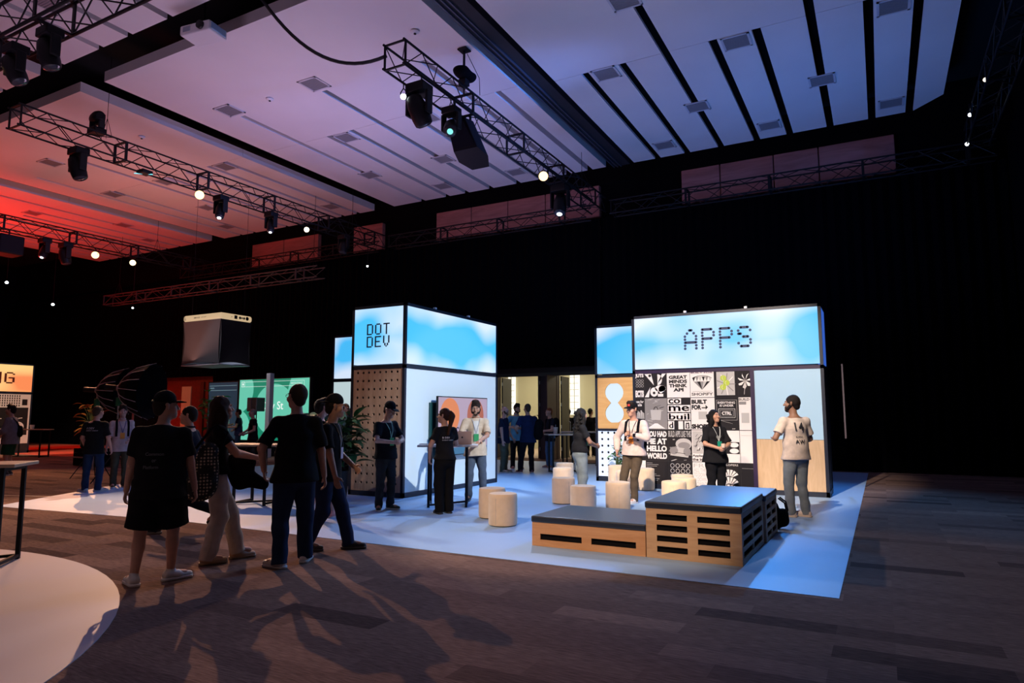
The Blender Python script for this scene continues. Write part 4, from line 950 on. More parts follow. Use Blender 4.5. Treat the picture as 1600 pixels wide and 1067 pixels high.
# ---------------------------------------------------------------- TV and screens
t = thing('television', 'flat television showing orange circles, mounted on the white wall of the DOT DEV booth', 'television', (-7.83, 12.2, .74))
MB().rbox(-7.86, -7.815, 11.22, 13.17, .74, 1.95, .008, 2).build('casing', BLACK, t, True)
mb = MB(); f = Face2(mb, (-7.815, 11.24, .76), (0, 1, 0), n=(1, 0, 0), lift=.003)
f.mi(0).rect(0, 0, 1.91, 1.17, .5); f.mi(1).ell(.42, .80, .36, .36); f.mi(2).ell(1.42, .80, .34, .36); f.mi(3).text('CD', .62, .36, .92, .56, .0, 2); f.mi(4).rect(0, 0, 1.91, .14, 2)
mb.build('screen', [emission('tv mauve', (.55, .42, .58), .8), emission('tv orange', (.90, .28, .10), .8), emission('tv rust', (.50, .14, .08), .8), emission('tv dark', (.04, .03, .10), .5), emission('tv blue', (.05, .22, .45), .7)], t, True)
MB().box(-8.02, -7.86, 12.0, 12.4, 1.2, 1.5).build('wall_bracket', BLACK, t, True)
tag(MB().rbox(-8.02, -7.985, 11.2, 12.05, .69, 1.82, .005, 1).build('display_board', mat('dark green board', (.012, .07, .075), .5)), 'dark green board fixed to the white booth wall behind the television', 'panel')

t = thing('led_screen', 'large green screen with pale circles and white title text at the back of the hall', 'screen', (-21.8, 19.6, 0))
MB().box(-23.9, -19.75, 19.6, 19.75, .5, 3.10).build('casing', BLACK, t, True)
mb = MB(); f = Face2(mb, (-23.83, 19.6, .56), (1, 0, 0), n=(0, -1, 0), lift=.004); W_, H_ = 4.02, 2.5
f.mi(0).rect(0, 0, W_, H_, .5)
def clipell(cx, cy, rx, ry, k=1):
    pts = []
    for i in range(40):
        a = 2 * math.pi * i / 40; pts.append((min(max(cx + rx * math.cos(a), 0), W_), min(max(cy + ry * math.sin(a), 0), H_)))
    f.poly(pts, k)
f.mi(1); clipell(-.1, 2.1, .95, 1.0); clipell(2.1, 1.25, 1.15, 1.05, 1.3); clipell(.1, .3, .65, .9, 1.6); clipell(3.9, 1.5, 1.1, 1.7, 1.9)
f.mi(2); f.text('Dev St', 1.40, 1.25, 2.62, 1.58, .01, 3); f.rect(.12, 2.20, .32, 2.22, 3).rect(.12, 2.40, .32, 2.42, 3).rect(.12, 2.2, .135, 2.42, 3).rect(.305, 2.2, .32, 2.42, 3).ell(.215, 2.31, .045, .05, 3)
f.rect(.35, 2.2, 3.75, 2.212, 3).rect(.35, 2.40, 3.75, 2.412, 3).rect(3.74, 2.2, 3.75, 2.41, 3).text('WATCH IT BUILT', 3.0, 2.26, 3.65, 2.34, 0, 3)
mb.build('picture', [emission('screen deep green', (.006, .22, .13), 1.0), emission('screen mint', (.14, .62, .45), .9), emission('screen white', (.85, .95, .9), 1.0)], t, True)
for x in (-23.6, -20.1): MB().box(x - .04, x + .04, 19.75, 19.83, 0, 3.0).build('support', BLACK, t, True)
t = thing('led_screen', 'narrow dark navy screen left of the green screen', 'screen', (-25.0, 19.8, 0))
MB().box(-26.1, -24.15, 19.8, 19.95, .5, 3.05).build('casing', BLACK, t, True)
mb = MB(); f = Face2(mb, (-26.05, 19.8, .55), (1, 0, 0), n=(0, -1, 0), lift=.004); f.mi(0).rect(0, 0, 1.85, 2.45); f.mi(1).rect(.05, 2.1, 1.8, 2.115, 2).rect(.05, 2.3, 1.8, 2.315, 2).text('MAIN', .1, 2.17, .35, 2.24, 0, 2)
mb.build('picture', [emission('screen navy', (.012, .04, .07), .7), emission('screen line', (.25, .4, .45), .8)], t, True)
for x in (-25.9, -24.3): MB().box(x - .04, x + .04, 19.95, 20.0, 0, 3.0).build('support', BLACK, t, True)
tag(MB().rbox(-20.32, -20.12, 17.9, 18.1, 0, 3.15, .01, 1).build('lighting_column', mat('pale column', (.6, .6, .62), .5)), 'slim pale metal column standing in front of the green screen', 'column')
t = thing('loudspeaker', 'grey loudspeaker on a black stand in front of the green screen', 'loudspeaker', (-20.9, 18.0, 0))
MB().rbox(-21.15, -20.62, 17.75, 18.15, 1.72, 2.24, .02, 2).build('cabinet', mat('speaker grey', (.07, .07, .08), .5), t, True)
g = MB(); g.rbox(-21.11, -20.9, 17.73, 17.76, 1.76, 2.2, .005, 1); g.build('grille', mat('speaker grille', (.2, .2, .22), .5), t, True)
MB().tube([(-20.9, 18, .1), (-20.9, 18, 1.74)], .022, 10).build('pole', BLACK, t, True)
for k in range(3): a = k * 2.094; MB().tube([(-20.9, 18, .7), (-20.9 + .55 * math.cos(a), 18 + .55 * math.sin(a), .02)], .014, 8).build('leg', BLACK, t, True)
tag(MB().rbox(-24.0, -18.8, 18.7, 19.4, 0, .42, .02, 1).build('stage_plinth', BLACKFAB), 'low black plinth running under the green screen', 'plinth')
tag(MB().rbox(-18.7, -17.3, 18.0, 18.6, 0, .75, .02, 1).build('equipment_case', BLACKFAB), 'dark equipment case right of the green screen', 'case')

# ---------------------------------------------------------------- hanging fabric cube with light frame
t = thing('hanging_fabric_cube', 'grey hanging fabric cube with a glowing white strip around its top', 'ceiling banner', (-21.6, 16.6, 3.4))
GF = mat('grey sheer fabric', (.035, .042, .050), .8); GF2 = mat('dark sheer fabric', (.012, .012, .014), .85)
cx0, cx1, cy0, cy1 = -22.68, -20.6, 16.0, 17.35
def curved_sheet(a, b, z0, z1, m, name):
    mb = MB(); n = 16; a = Vector(a); b = Vector(b); nn = Vector((-(b - a).y, (b - a).x)).normalized(); vs = []
    for i in range(n + 1):
        p_ = a + (b - a) * i / n
        for j in range(9):
            zz = z0 + (z1 - z0) * j / 8; bow = .05 * math.sin(math.pi * j / 8) * (1 - .3 * math.sin(math.pi * i / n)); sag = .07 * math.sin(math.pi * i / n) * (1 - j / 8)
            q = p_ + nn * bow; vs.append((q.x, q.y, zz + sag))
    fs = [(i * 9 + j, (i + 1) * 9 + j, (i + 1) * 9 + j + 1, i * 9 + j + 1) for i in range(n) for j in range(8)]
    mb.add(vs, fs, True); vs2 = [(x + nn.x * .012, y + nn.y * .012, z) for x, y, z in vs]; mb.add(vs2, [f_[::-1] for f_ in fs], True)
    mb.build(name, m, t, True)
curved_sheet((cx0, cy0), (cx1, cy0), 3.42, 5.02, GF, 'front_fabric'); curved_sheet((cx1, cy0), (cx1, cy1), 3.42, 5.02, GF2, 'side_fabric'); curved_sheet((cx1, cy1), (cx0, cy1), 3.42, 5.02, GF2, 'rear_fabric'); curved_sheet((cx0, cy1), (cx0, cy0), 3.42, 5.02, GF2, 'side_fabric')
mb = MB(); mb.rbox(cx0 - .02, cx1 + .02, cy0 - .02, cy1 + .02, 5.02, 5.26, .09, 4)
lf = mb.build('light_strip', emission('warm white strip', (.92, .66, .38), .62), t, True)
mb = MB(); f = Face2(mb, (cx0, cy0 - .02, 5.02), (1, 0, 0), n=(0, -1, 0), lift=.004)
f.text('IMAGE', .62, .09, .95, .14, .01).text('GROUP', 1.02, .10, 1.3, .135, .01).rect(.09, .04, .11, .2).rect(.14, .04, .16, .12)
g_ = Face2(mb, (cx1 + .02, cy0, 5.02), (0, 1, 0), n=(1, 0, 0), lift=.004); g_.rect(.55, .06, .68, .19).ell(.80, .12, .05, .05).rect(.86, .09, .92, .15).ell(.98, .12, .045, .045).ell(1.12, .125, .07, .07).rect(.42, .1, .45, .13)
mb.build('lettering', BLACK, t, True)
MB().box(cx0, cx1, cy0, cy1, 3.38, 3.40).build('lower_frame', mat('pale lower frame', (.5, .52, .6), .5), t, True)
for x, y in ((cx0 + .2, cy0 + .2), (cx1 - .2, cy1 - .2)): MB().tube([(x, y, 5.2), (x, y, 11)], .006, 6).build('cable', BLACK, t, True)
area('booth_downlight', (-21.6, 16.7, 3.6), (-21.6, 16.7, 0), 1.2, 45, (.7, .78, 1))

# ---------------------------------------------------------------- slatted plywood benches
def slatted(nx_rows, L, Hh, nslots, rows, z_first, slot_h, pitch, mx=.08, gap=.09, slot_off=0):
    """plate in the xz plane with rectangular openings, built cell by cell"""
    xs = [0]; sw_ = (L - 2 * mx - gap * (nslots - 1)) / nslots
    for i in range(nslots): xs += [mx + i * (sw_ + gap), mx + i * (sw_ + gap) + sw_]
    xs.append(L); zs = [0]
    for j in range(rows): zs += [z_first + j * pitch, z_first + j * pitch + slot_h]
    zs.append(Hh); return xs, zs
def slat_plate(t, name, p0, u, L, Hh, nslots, rows, zf, sh_, pitch, th=.02, mx=.08, gap=.09, m=None):
    xs, zs = slatted(0, L, Hh, nslots, rows, zf, sh_, pitch, mx, gap); mb = MB(); u = Vector(u); n = Vector((u.y, -u.x, 0)); p0 = Vector(p0)
    def P(x, y, z): q = p0 + u * x - n * y; return (q.x, q.y, z)
    for i in range(len(xs) - 1):
        for j in range(len(zs) - 1):
            if i % 2 == 1 and j % 2 == 1: continue
            x0_, x1_, z0_, z1_ = xs[i], xs[i + 1], zs[j], zs[j + 1]
            vs = [P(x, y, z) for x in (x0_, x1_) for y in (0, th) for z in (z0_, z1_)]
            fs = [(0, 1, 5, 4), (2, 6, 7, 3)]
            if i == 0 or (i % 2 == 0 and j % 2 == 1): fs.append((0, 2, 3, 1))
            if i == len(xs) - 2 or (i % 2 == 0 and j % 2 == 1): fs.append((4, 5, 7, 6))
            if j == 0 or (j % 2 == 0 and i % 2 == 1): fs.append((0, 4, 6, 2))
            if j == len(zs) - 2 or (j % 2 == 0 and i % 2 == 1): fs.append((1, 3, 7, 5))
            mb.add(vs, fs, False)
    mb.build(name, m or PLY, t)
PADM = mat('black vinyl pad', (.008, .016, .034), .36, bump=.05, bscale=30)
PADM.node_tree.nodes['Principled BSDF'].inputs['IOR'].default_value = 1.75
def bench(label, x0, y0, L, D, Hh, pad, nx, rows, zf, sh_, pitch, ny, gap=.09, mx=.08, mf=None):
    t = thing('slatted_bench', label, 'bench', (x0, y0, .005), 0, None)
    slat_plate(t, 'front_panel', (0, 0, 0), (1, 0, 0), L, Hh, nx, rows, zf, sh_, pitch, gap=gap, mx=mx, m=mf)
    slat_plate(t, 'side_panel', (L, .02, 0), (0, 1, 0), D - .04, Hh, ny, rows, zf, sh_, pitch, gap=.06, mx=.07)
    slat_plate(t, 'rear_panel', (L, D, 0), (-1, 0, 0), L, Hh, nx, rows, zf, sh_, pitch)
    slat_plate(t, 'side_panel', (0, D - .02, 0), (0, -1, 0), D - .04, Hh, ny, rows, zf, sh_, pitch, gap=.06, mx=.07)
    MB().box(.02, L - .02, .02, D - .02, Hh - .02, Hh - .002).build('deck', PLY, t)
    MB().box(.035, L - .035, .035, D - .035, .02, Hh - .03).build('slot_dark_fill', BLACKFAB, t)  # black box added so the slots look dark inside
    MB().rbox(-.01, L + .01, -.015, D + .01, Hh, Hh + pad, .018, 4).build('seat_pad', PADM, t)
bench('long low plywood bench with black pad, left of the taller slatted one', -3.77, 7.42, 1.405, 1.10, .275, .075, 2, 1, .075, .07, .1, 2, .12, .11, wood('birch plywood warm', (.55, .26, .11), (.68, .36, .18), .8, 'X'))
bench('tall slatted plywood bench with black pad in front, four rows of openings', -2.355, 7.42, 1.02, 1.42, .53, .075, 2, 4, .065, .065, .115, 2, .11, .12)
bench('second tall slatted plywood bench, half hidden behind the front one', -2.30, 8.90, .99, .98, .50, .07, 2, 4, .055, .06, .11, 2)

# ---------------------------------------------------------------- poufs
FELT = mat('cream felt', (.80, .60, .40), .95, noise=.05, nscale=10, bump=.15, bscale=150, sheen=.3)
def pouf(x, y, label, first=[None]):
    if first[0]: return dup(first[0], (x, y, .005), random.uniform(0, 6), label)
    t = thing('pouf_stool', label, 'pouf', (x, y, .005), 0, 'cream felt cylinder poufs on the blue floor'); r = .205; h = .45
    MB().lathe([(r * .97, .012), (r, .03), (r * 1.01, .2), (r, h - .05)], n=40).build('side_cover', FELT, t)
    MB().lathe([(r, h - .05), (r * .995, h - .025), (r * .95, h - .006), (r * .8, h), (0, h)], n=40, close=False).build('seat_top', FELT, t)
    MB().lathe([(r * .9, 0), (r * .9, .014)], n=30).build('base_plate', BLACK, t)
    MB().bar((0, -r * 1.012, .03), (0, -r * 1.012, h - .06), .004, .003).build('seam', mat('felt seam', (.55, .47, .38), .9), t); first[0] = t; return t
for x, y, l in ((-4.82, 8.57, 'cream pouf nearest the low bench, front one of the left pair'), (-5.32, 9.12, 'cream pouf just behind the front left pouf'), (-5.06, 11.20, 'cream pouf beside the woman in light wide jeans, on her left'),
                (-4.22, 10.1, 'cream pouf directly behind the low bench'), (-3.95, 10.95, 'cream pouf between the low bench and the man in the cap'), (-4.60, 13.25, 'pale pouf behind, between the woman in jeans and the man in the cap'),
                (-5.25, 14.55, 'pale pouf right below the perforated white panel'), (-6.6, 14.7, 'pale pouf behind the woman in jeans, farthest back one by the door table'), (-6.05, 13.35, 'pale pouf behind the woman in jeans, just behind the cream one'),
                (-3.15, 11.5, 'cream pouf against the left of the slatted benches below the posters'), (-3.35, 12.85, 'cream pouf in front of the ring poster, behind another'), (-3.15, 12.2, 'pale pouf barely showing over the tall bench'), (-4.45, 14.0, 'pale pouf half hidden behind the legs of the man in the cap')):
    pouf(x, y, l)

# ---------------------------------------------------------------- high tables
TT = mat('table top oak', (.50, .38, .27), .45, noise=.08); TTW = mat('table top pale', (.55, .50, .48), .4)
def high_table(label, x, y, rz, L, D, top=TT, H_=1.05, ox=.12):
    t = thing('high_table', label, 'table', (x, y, .005), R(rz))
    MB().rbox(-L / 2, L / 2, -D / 2, D / 2, H_ - .035, H_, .006, 2).build('table_top', top, t)
    lx, ly = L / 2 - ox, D / 2 - .05
    for sx in (-1, 1):
        for sy in (-1, 1): MB().box(sx * lx - .02, sx * lx + .02, sy * ly - .02, sy * ly + .02, 0, H_ - .035).build('leg', BLACK, t)
        MB().box(sx * lx - .018, sx * lx + .018, -ly, ly, .02, .055).build('foot_rail', BLACK, t)
        MB().box(sx * lx - .018, sx * lx + .018, -ly, ly, H_ - .075, H_ - .036).build('top_rail', BLACK, t)
    MB().bar((-lx, -ly, .04), (lx, ly, .04), .03).build('cross_rail', BLACK, t)
    return t
high_table('high table with wooden top cut by the left edge, nearest the camera', -8.62, 3.43, 44, 1.5, .62)
high_table('high table with laptop in front of the television', -6.69, 9.95, 31, 1.04, .60, TTW, ox=.20)
high_table('high table behind the woman with the patterned bag', -9.80, 8.55, 14, 1.25, .62, TT, ox=.32)
high_table('high table with a white cup by the open doors', -7.80, 17.25, 38, .95, .60, TTW, ox=.14)
high_table('farther high table by the right door opening, behind the other one', -8.45, 20.1, 10, 1.3, .62, TTW)
high_table('high table beside the orange booth at the far left', -28.3, 13.85, 28, 1.4, .6, TT)

def cup(name, label, x, y, z, r, h, m, lid=None, straw=False):
    t = thing(name, label, 'cup', (x, y, z)); MB().lathe([(r * .75, 0), (r, h), (r * .93, h), (r * .7, .004), (0, .004)], n=20, close=False).build('cup_body', m, t)
    if lid: MB().lathe([(r * 1.03, h - .004), (r * 1.03, h + .008), (r * .8, h + .014), (0, h + .014)], n=20, close=False).build('lid', lid, t)
    if straw: MB().tube([(0, 0, h), (.01, 0, h + .08)], .004, 6).build('straw', WHITEP, t)
    return t
cup('paper_cup', 'white cup with lid on the high table by the doors', -8.0, 17.2, 1.055, .07, .17, WHITEP, WHITEP, True)
cup('paper_cup', 'small white cup on the table beside the orange booth', -28.5, 14.0, 1.055, .08, .14, WHITEP, WHITEP)
t = thing('laptop', 'open copper-coloured laptop on the high table in front of the television', 'laptop', (-6.46, 10.02, 1.055), R(31 + 4))
LC = mat('copper laptop', (.42, .24, .18), .35, .6)
MB().rbox(-.165, .165, -.11, .12, 0, .014, .004, 2).build('keyboard_base', LC, t)
mb = MB(); mb.rbox(-.165, .165, -.005, .003, 0, .225, .003, 2); o = mb.build('screen_lid', LC, t); o.location = (0, -.11, .012); o.rotation_euler = (R(14), 0, 0)
g = MB(); g.cyl((0, 0, 0), .016, .002, 14); b_ = g.build('emblem', BLACK, o); b_.rotation_euler = (R(90), 0, 0); b_.location = (0, -.005, .12)
t = thing('laptop', 'closed thin tablet lying at the left end of the television table', 'tablet', (-7.02, 9.78, 1.055), R(25))
MB().rbox(-.13, .13, -.09, .09, 0, .012, .004, 2).build('tablet_body', mat('tablet grey', (.25, .22, .25), .4, .5), t)

# ---------------------------------------------------------------- plants
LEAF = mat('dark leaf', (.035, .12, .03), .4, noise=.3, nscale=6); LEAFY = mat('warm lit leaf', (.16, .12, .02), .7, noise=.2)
def leaf(mb, base, tip_dir, L, w, droop=.4):
    d = Vector(tip_dir).normalized(); side = d.cross(Vector((0, 0, 1)))
    if side.length < .1: side = Vector((1, 0, 0))
    side.normalize(); vs = []; n = 7; p_ = Vector(base)
    for i in range(n + 1):
        t_ = i / n; ww = w * math.sin(math.pi * (t_ ** .75)) * .5 + .002; dd = (d + Vector((0, 0, -droop * t_ * 1.6))).normalized()
        if i: p_ = p_ + dd * L / n
        vs += [p_ - side * ww + Vector((0, 0, ww * .35)), p_.copy(), p_ + side * ww + Vector((0, 0, ww * .35))]
    fs = []
    for i in range(n): fs += [(3 * i, 3 * i + 1, 3 * i + 4, 3 * i + 3), (3 * i + 1, 3 * i + 2, 3 * i + 5, 3 * i + 4)]
    mb.add(vs, fs, True); mb.add([v + Vector((0, 0, -.002)) for v in vs], [f_[::-1] for f_ in fs], True)
def plant(label, x, y, h, spread, nl, L, w, seed, m=LEAF, pot=(.22, .4), potm=None, bare=.35):
    rs = random.Random(seed); t = thing('potted_plant', label, 'plant', (x, y, .005))
    MB().lathe([(pot[0] * .85, 0), (pot[0], pot[1]), (pot[0] * .9, pot[1]), (pot[0] * .88, pot[1] - .05), (0, pot[1] - .05)], n=24, close=False).build('pot', potm or BLACK, t)
    st = MB(); lf = MB()
    for k in range(nl):
        a = rs.uniform(0, 6.28); rr_ = rs.uniform(.15, 1) * spread; top = h * rs.uniform(bare, 1.0); q = Vector((rr_ * math.cos(a), rr_ * math.sin(a), top))
        st.tube([(0.04 * math.cos(a), .04 * math.sin(a), pot[1] - .06), (q.x * .45, q.y * .45, top * .75 + .1), q], .008, 5)
        leaf(lf, q, (math.cos(a + rs.uniform(-.5, .5)), math.sin(a + rs.uniform(-.5, .5)), rs.uniform(.0, .9)), L * rs.uniform(.7, 1.2), w * rs.uniform(.8, 1.2), rs.uniform(.3, .9))
    st.build('stems', mat('plant stem', (.05, .09, .03), .6), t); lf.build('foliage', m, t); return t
plant('big dark leafy plant in a black planter against the pegboard', -8.95, 9.45, 1.60, .50, 150, .34, .19, 4, pot=(.34, .55), bare=.42)
plant('small green leafy plant beside the perforated white panel', -5.47, 15.2, 1.0, .10, 22, .18, .12, 8, m=mat('fresh leaf', (.16, .36, .08), .45), pot=(.12, .25))
plant('leafy plant lit orange beside the orange booth', -30.6, 17.4, 2.1, .45, 30, .5, .25, 11, m=LEAFY, pot=(.3, .5))
plant('green leafy plant in front of the narrow dark screen', -24.3, 18.6, 2.55, .32, 34, .45, .28, 13, m=mat('mid leaf', (.08, .30, .06), .45), pot=(.25, .45))
# black cube planter by the pegboard
# ---------------------------------------------------------------- road case, backpack
t = thing('road_case', 'black road case on the carpet at the edge of the red floor', 'case', (-21.6, 12.4, 0))
MB().rbox(-22.15, -21.0, 12.1, 12.7, .02, .55, .02, 2).build('case_body', BLACKFAB, t, True); MB().rbox(-22.1, -21.1, 12.08, 12.1, .26, .30, .004, 1).build('lid_strip', ALU, t, True)
for k in range(2): MB().tube([(-22.0 + k * .5, 12.05, .42), (-21.85 + k * .5, 12.05, .42)], .012, 6).build('handle', BLACK, t, True)
t = thing('carry_case', 'small black case with rounded top lying on the road case', 'case', (-21.8, 12.4, .55))
MB().rbox(-22.05, -21.45, 12.2, 12.6, .55, .82, .07, 3).build('case_body', BLACK, t, True)
t = thing('backpack', 'black backpack leaning on the floor at the far end of the slatted benches', 'backpack', (-1.36, 10.12, .005))
g = SDF(.01); g.cap((0, 0, .12), (-.02, 0, .28), .13, .09, .03, ((1, 0, 0), 1.35)); g.cap((.09, 0, .12), (.09, 0, .2), .09, .08, .03); V, Q = g.mesh(.006, (12, 12, 12)); np_obj('pack_body', V, Q, BLACKFAB, t)
for sy in (-.07, .07): MB().tube([(.05, sy, .42), (.13, sy, .36), (.15, sy, .25), (.10, sy, .1)], .012, 6).build('strap', BLACKFAB, t)

# ---------------------------------------------------------------- studio softboxes
def softbox(label, apex, axis, r, L):
    t = thing('studio_softbox', label, 'studio light', (apex[0], apex[1], 0)); ap = Vector(apex); q = Vector(axis).normalized().to_track_quat('Z', 'Y').to_matrix().to_4x4()
    n = 16; prof = [(.07, 0), (.30 * r, .10 * L), (.58 * r, .30 * L), (.82 * r, .58 * L), (1.0 * r, L)]
    m_ = MB(); m_.lathe(prof, ap, n, q, False, False); m_.lathe([(a - .01, b + .01) for a, b in prof][::-1], ap, n, q, False, False); m_.build('reflector', mat('softbox black', (.003, .003, .004), .7, spec=.1), t, True)
    for k in range(n):
        a = 2 * math.pi * k / n; MB().tube([ap + (q @ Vector(((rr_ + .008) * math.cos(a), (rr_ + .008) * math.sin(a), z))) for rr_, z in prof], .008, 5).build('rib', mat('rib grey', (.5, .48, .5), .4), t, True)
    m_ = MB(); m_.lathe([(.075, -.04), (.085, 0), (.085, .05)], ap, 16, q); m_.build('speed_ring', ALU, t, True)
    m_ = MB(); m_.lathe([(.06, -.34), (.06, -.05)], ap, 16, q); m_.build('lamp_head', BLACK, t, True)
    MB().rbox(ap.x - .05, ap.x + .05, ap.y - .05, ap.y + .05, ap.z - .42, ap.z - .22, .01, 1).build('control_box', mat('green indicator', (.03, .25, .10), .5), t, True)
    MB().tube([(ap.x, ap.y, .2), (ap.x, ap.y, ap.z - .05)], .018, 8).build('stand_pole', ALU, t, True)
    for k in range(3): a = k * 2.094 + .4; MB().tube([(ap.x, ap.y, .75), (ap.x + .5 * math.cos(a), ap.y + .5 * math.sin(a), .02)], .012, 6).build('stand_leg', BLACK, t, True)
    m_ = MB(); f_ = Face2(m_, ap + (q @ Vector((0, -.80 * r - .012, .50 * L))), (q @ Vector((1, 0, 0))), (q @ Vector((0, .42, .9))).normalized(), None, .0)
softbox('large black softbox on a stand, left one of the two domes', (-17.5, 10.05, 2.20), (.86, .50, -.06), .60, .72)
softbox('large black softbox on a stand, right one of the two domes', (-15.75, 9.55, 2.20), (.88, .46, -.10), .66, .78)
t = thing('light_stand', 'thin red-lit light stand in front of the red doors', 'stand', (-21.6, 13.6, 0))
MB().tube([(-21.6, 13.6, 0), (-21.6, 13.6, 2.55)], .03, 8).build('pole', mat('red-lit pole tint', (.7, .10, .08), .4), t, True)  # red light falling on the pole is put into its colour
MB().rbox(-21.66, -21.40, 13.55, 13.65, 2.32, 2.42, .01, 1).build('clamp', WHITEP, t, True)
for k in range(3): a = k * 2.094; MB().tube([(-21.6, 13.6, .5), (-21.6 + .4 * math.cos(a), 13.6 + .4 * math.sin(a), .02)], .012, 6).build('leg', BLACK, t, True)
# ---------------------------------------------------------------- trusses
def truss(label, p0, p1, w=.50, h=.50, bay=.55, m=TRUSSM, r=.025, hang=(), joints=True):
    """box truss between centre points p0 and p1: four chords, diagonal lacing on every face, end frames"""
    p0 = Vector(p0); p1 = Vector(p1); u = (p1 - p0).normalized(); s_ = Vector((-u.y, u.x, 0)).normalized(); L = (p1 - p0).length; U = Vector((0, 0, 1))
    t = thing('lighting_truss', label, 'truss', tuple(p0))
    cs = [s_ * (a * w / 2) + U * (b * h / 2) for a, b in ((-1, -1), (1, -1), (1, 1), (-1, 1))]
    for c in cs: MB().tube([p0 + c - u * .06, p1 + c], r, 8).build('chord', m, t, True)
    mb = MB(); n = max(2, round(L / bay))
    for k in range(n):
        a = p0 + u * (L * k / n); b = p0 + u * (L * (k + 1) / n)
        for i in range(4):
            c0, c1 = cs[i], cs[(i + 1) % 4]
            mb.tube([a + (c0 if k % 2 else c1), b + (c1 if k % 2 else c0)], r * .48, 5)
    mb.build('lacing', m, t, True)
    k = 0.0
    while k <= L + .01:
        mb = MB()
        for d_ in (-.016, .016) if 0 < k < L else (0,):
            q = p0 + u * (k + d_)
            for i in range(4): mb.bar(q + cs[i] * 1.02, q + cs[(i + 1) % 4] * 1.02, .034)
        mb.build('joint_frame', m, t, True); k += 2.5 if joints else L
    for d_ in hang:
        q = p0 + u * d_
        MB().tube([q + cs[2] * .0 + U * h / 2, Vector((q.x, q.y, 11.0))], .008, 6).build('hanging_cable', BLACK, t, True)
        MB().tube([q + cs[3], q + U * .8, q + cs[2]], .008, 6).build('sling', BLACK, t, True)
    return t
truss('dark lighting truss over the booths in the middle, running away from the camera', (-8.05, 9.95, 8.62), (-8.05, 20.9, 8.62), hang=(9.5,))
truss('long dark lighting truss left of the middle, under the orange ceiling', (-17.45, 7.7, 8.52), (-17.45, 20.9, 8.52), hang=(2.1, 11.5))
truss('dark lighting truss in front of the red ceiling at the far left', (-27.6, 9.5, 8.5), (-27.6, 20.6, 8.5), hang=(8.5,))
truss('near dark lighting truss crossing the top left corner', (-22.0, 5.75, 8.42), (-9.6, 5.75, 8.42), .6, .6, .6, r=.03, hang=(6.0,))
truss('low slim truss hanging at the rear left, lit red at its left end', (-32.0, 18.6, 6.98), (-18.4, 18.6, 6.98), .42, .42, .75, mat('grey truss metal', (.06, .055, .06), .5, .2), .022, hang=(.8, 13.2))
truss('horizontal truss carrying the black drape, right part', (-7.6, 21.1, 8.52), (3.0, 21.1, 8.52), .45, .45, .6)
truss('horizontal truss carrying the black drape, middle part', (-17.0, 21.1, 8.52), (-8.5, 21.1, 8.52), .45, .45, .6)
truss('horizontal truss carrying the black drape, left part', (-30.0, 21.1, 8.52), (-17.9, 21.1, 8.52), .45, .45, .6)
truss('dark truss on the right side in front of the black wall', (2.55, 9.0, 8.75), (2.55, 20.6, 8.75), .5, .5, .6)

# ---------------------------------------------------------------- lamps on the trusses
GLASS = mat('dark lens', (.05, .05, .06), .1)
def hook(t, p, z1):
    MB().tube([(p[0], p[1], z1), (p[0], p[1], p[2])], .022, 8).build('clamp_arm', BLACK, t, True)
def moving_head(label, p, aim, s=1.0, lit=None, top=False, size=.16):
    """p: clamp point on the truss; base box, yoke and turning head"""
    t = thing('moving_head_light', label, 'stage light', p); sg = 1 if top else -1; p = Vector(p)
    def zb(a, b): return (p.z + min(sg * a, sg * b), p.z + max(sg * a, sg * b))
    z = zb(0, .16 * s); MB().rbox(p.x - .18 * s, p.x + .18 * s, p.y - .15 * s, p.y + .15 * s, z[0], z[1], .02, 2).build('base', BLACK, t, True)
    for a in (-1, 1):
        z = zb(.14 * s, .52 * s); MB().rbox(p.x + a * .20 * s - .03, p.x + a * .20 * s + .03, p.y - .08 * s, p.y + .08 * s, z[0], z[1], .02, 2).build('yoke_arm', BLACK, t, True)
    c = p + Vector((0, 0, sg * .45 * s)); q = Vector(aim).normalized().to_track_quat('Z', 'Y').to_matrix().to_4x4()
    r = size * s; m_ = MB(); m_.lathe([(r * .55, -.26 * s), (r * .8, -.22 * s), (r, -.08 * s), (r, .12 * s), (r * .92, .22 * s), (r * .85, .24 * s)], c, 20, q); hd = m_.build('head', BLACK, t, True)
    m_ = MB(); m_.lathe([(r * .80, .242 * s), (r * .6, .262 * s), (0, .268 * s)], c, 20, q, close=False); m_.build('lens', GLASS, t, True)
    if lit: m_ = MB(); m_.lathe([(r * .42, .27 * s), (r * .3, .285 * s), (0, .29 * s)], c, 14, q, close=False); m_.build('lit_bulb', lit, t, True)
    return t
def par(label, p, aim, lit, r=.11, L=.26, pole=0):
    t = thing('par_light', label, 'stage light', p); p = Vector(p); c = p - Vector((0, 0, .28)); q = Vector(aim).normalized().to_track_quat('Z', 'Y').to_matrix().to_4x4()
    m_ = MB(); m_.lathe([(r * .5, -L * .6), (r * .9, -L * .4), (r, 0), (r, L * .5), (r * 1.04, L * .5)], c, 18, q); m_.build('can', BLACK, t, True)
    m_ = MB(); m_.lathe([(r * .97, L * .505), (r * .5, L * .55), (0, L * .56)], c, 18, q, close=False); m_.build('lens', lit, t, True)
    m_ = MB(); m_.tube([p, p - Vector((0, 0, .1)), c + Vector((r * 1.15, 0, .1)), c + Vector((r * 1.15, 0, 0))], .012, 6); m_.tube([p - Vector((0, 0, .1)), c + Vector((-r * 1.15, 0, .1)), c + Vector((-r * 1.15, 0, 0))], .012, 6); m_.build('bracket', BLACK, t, True)
    if pole: MB().tube([p, (p.x, p.y, pole)], .015, 6).build('drop_pole', BLACK, t, True)
    return t
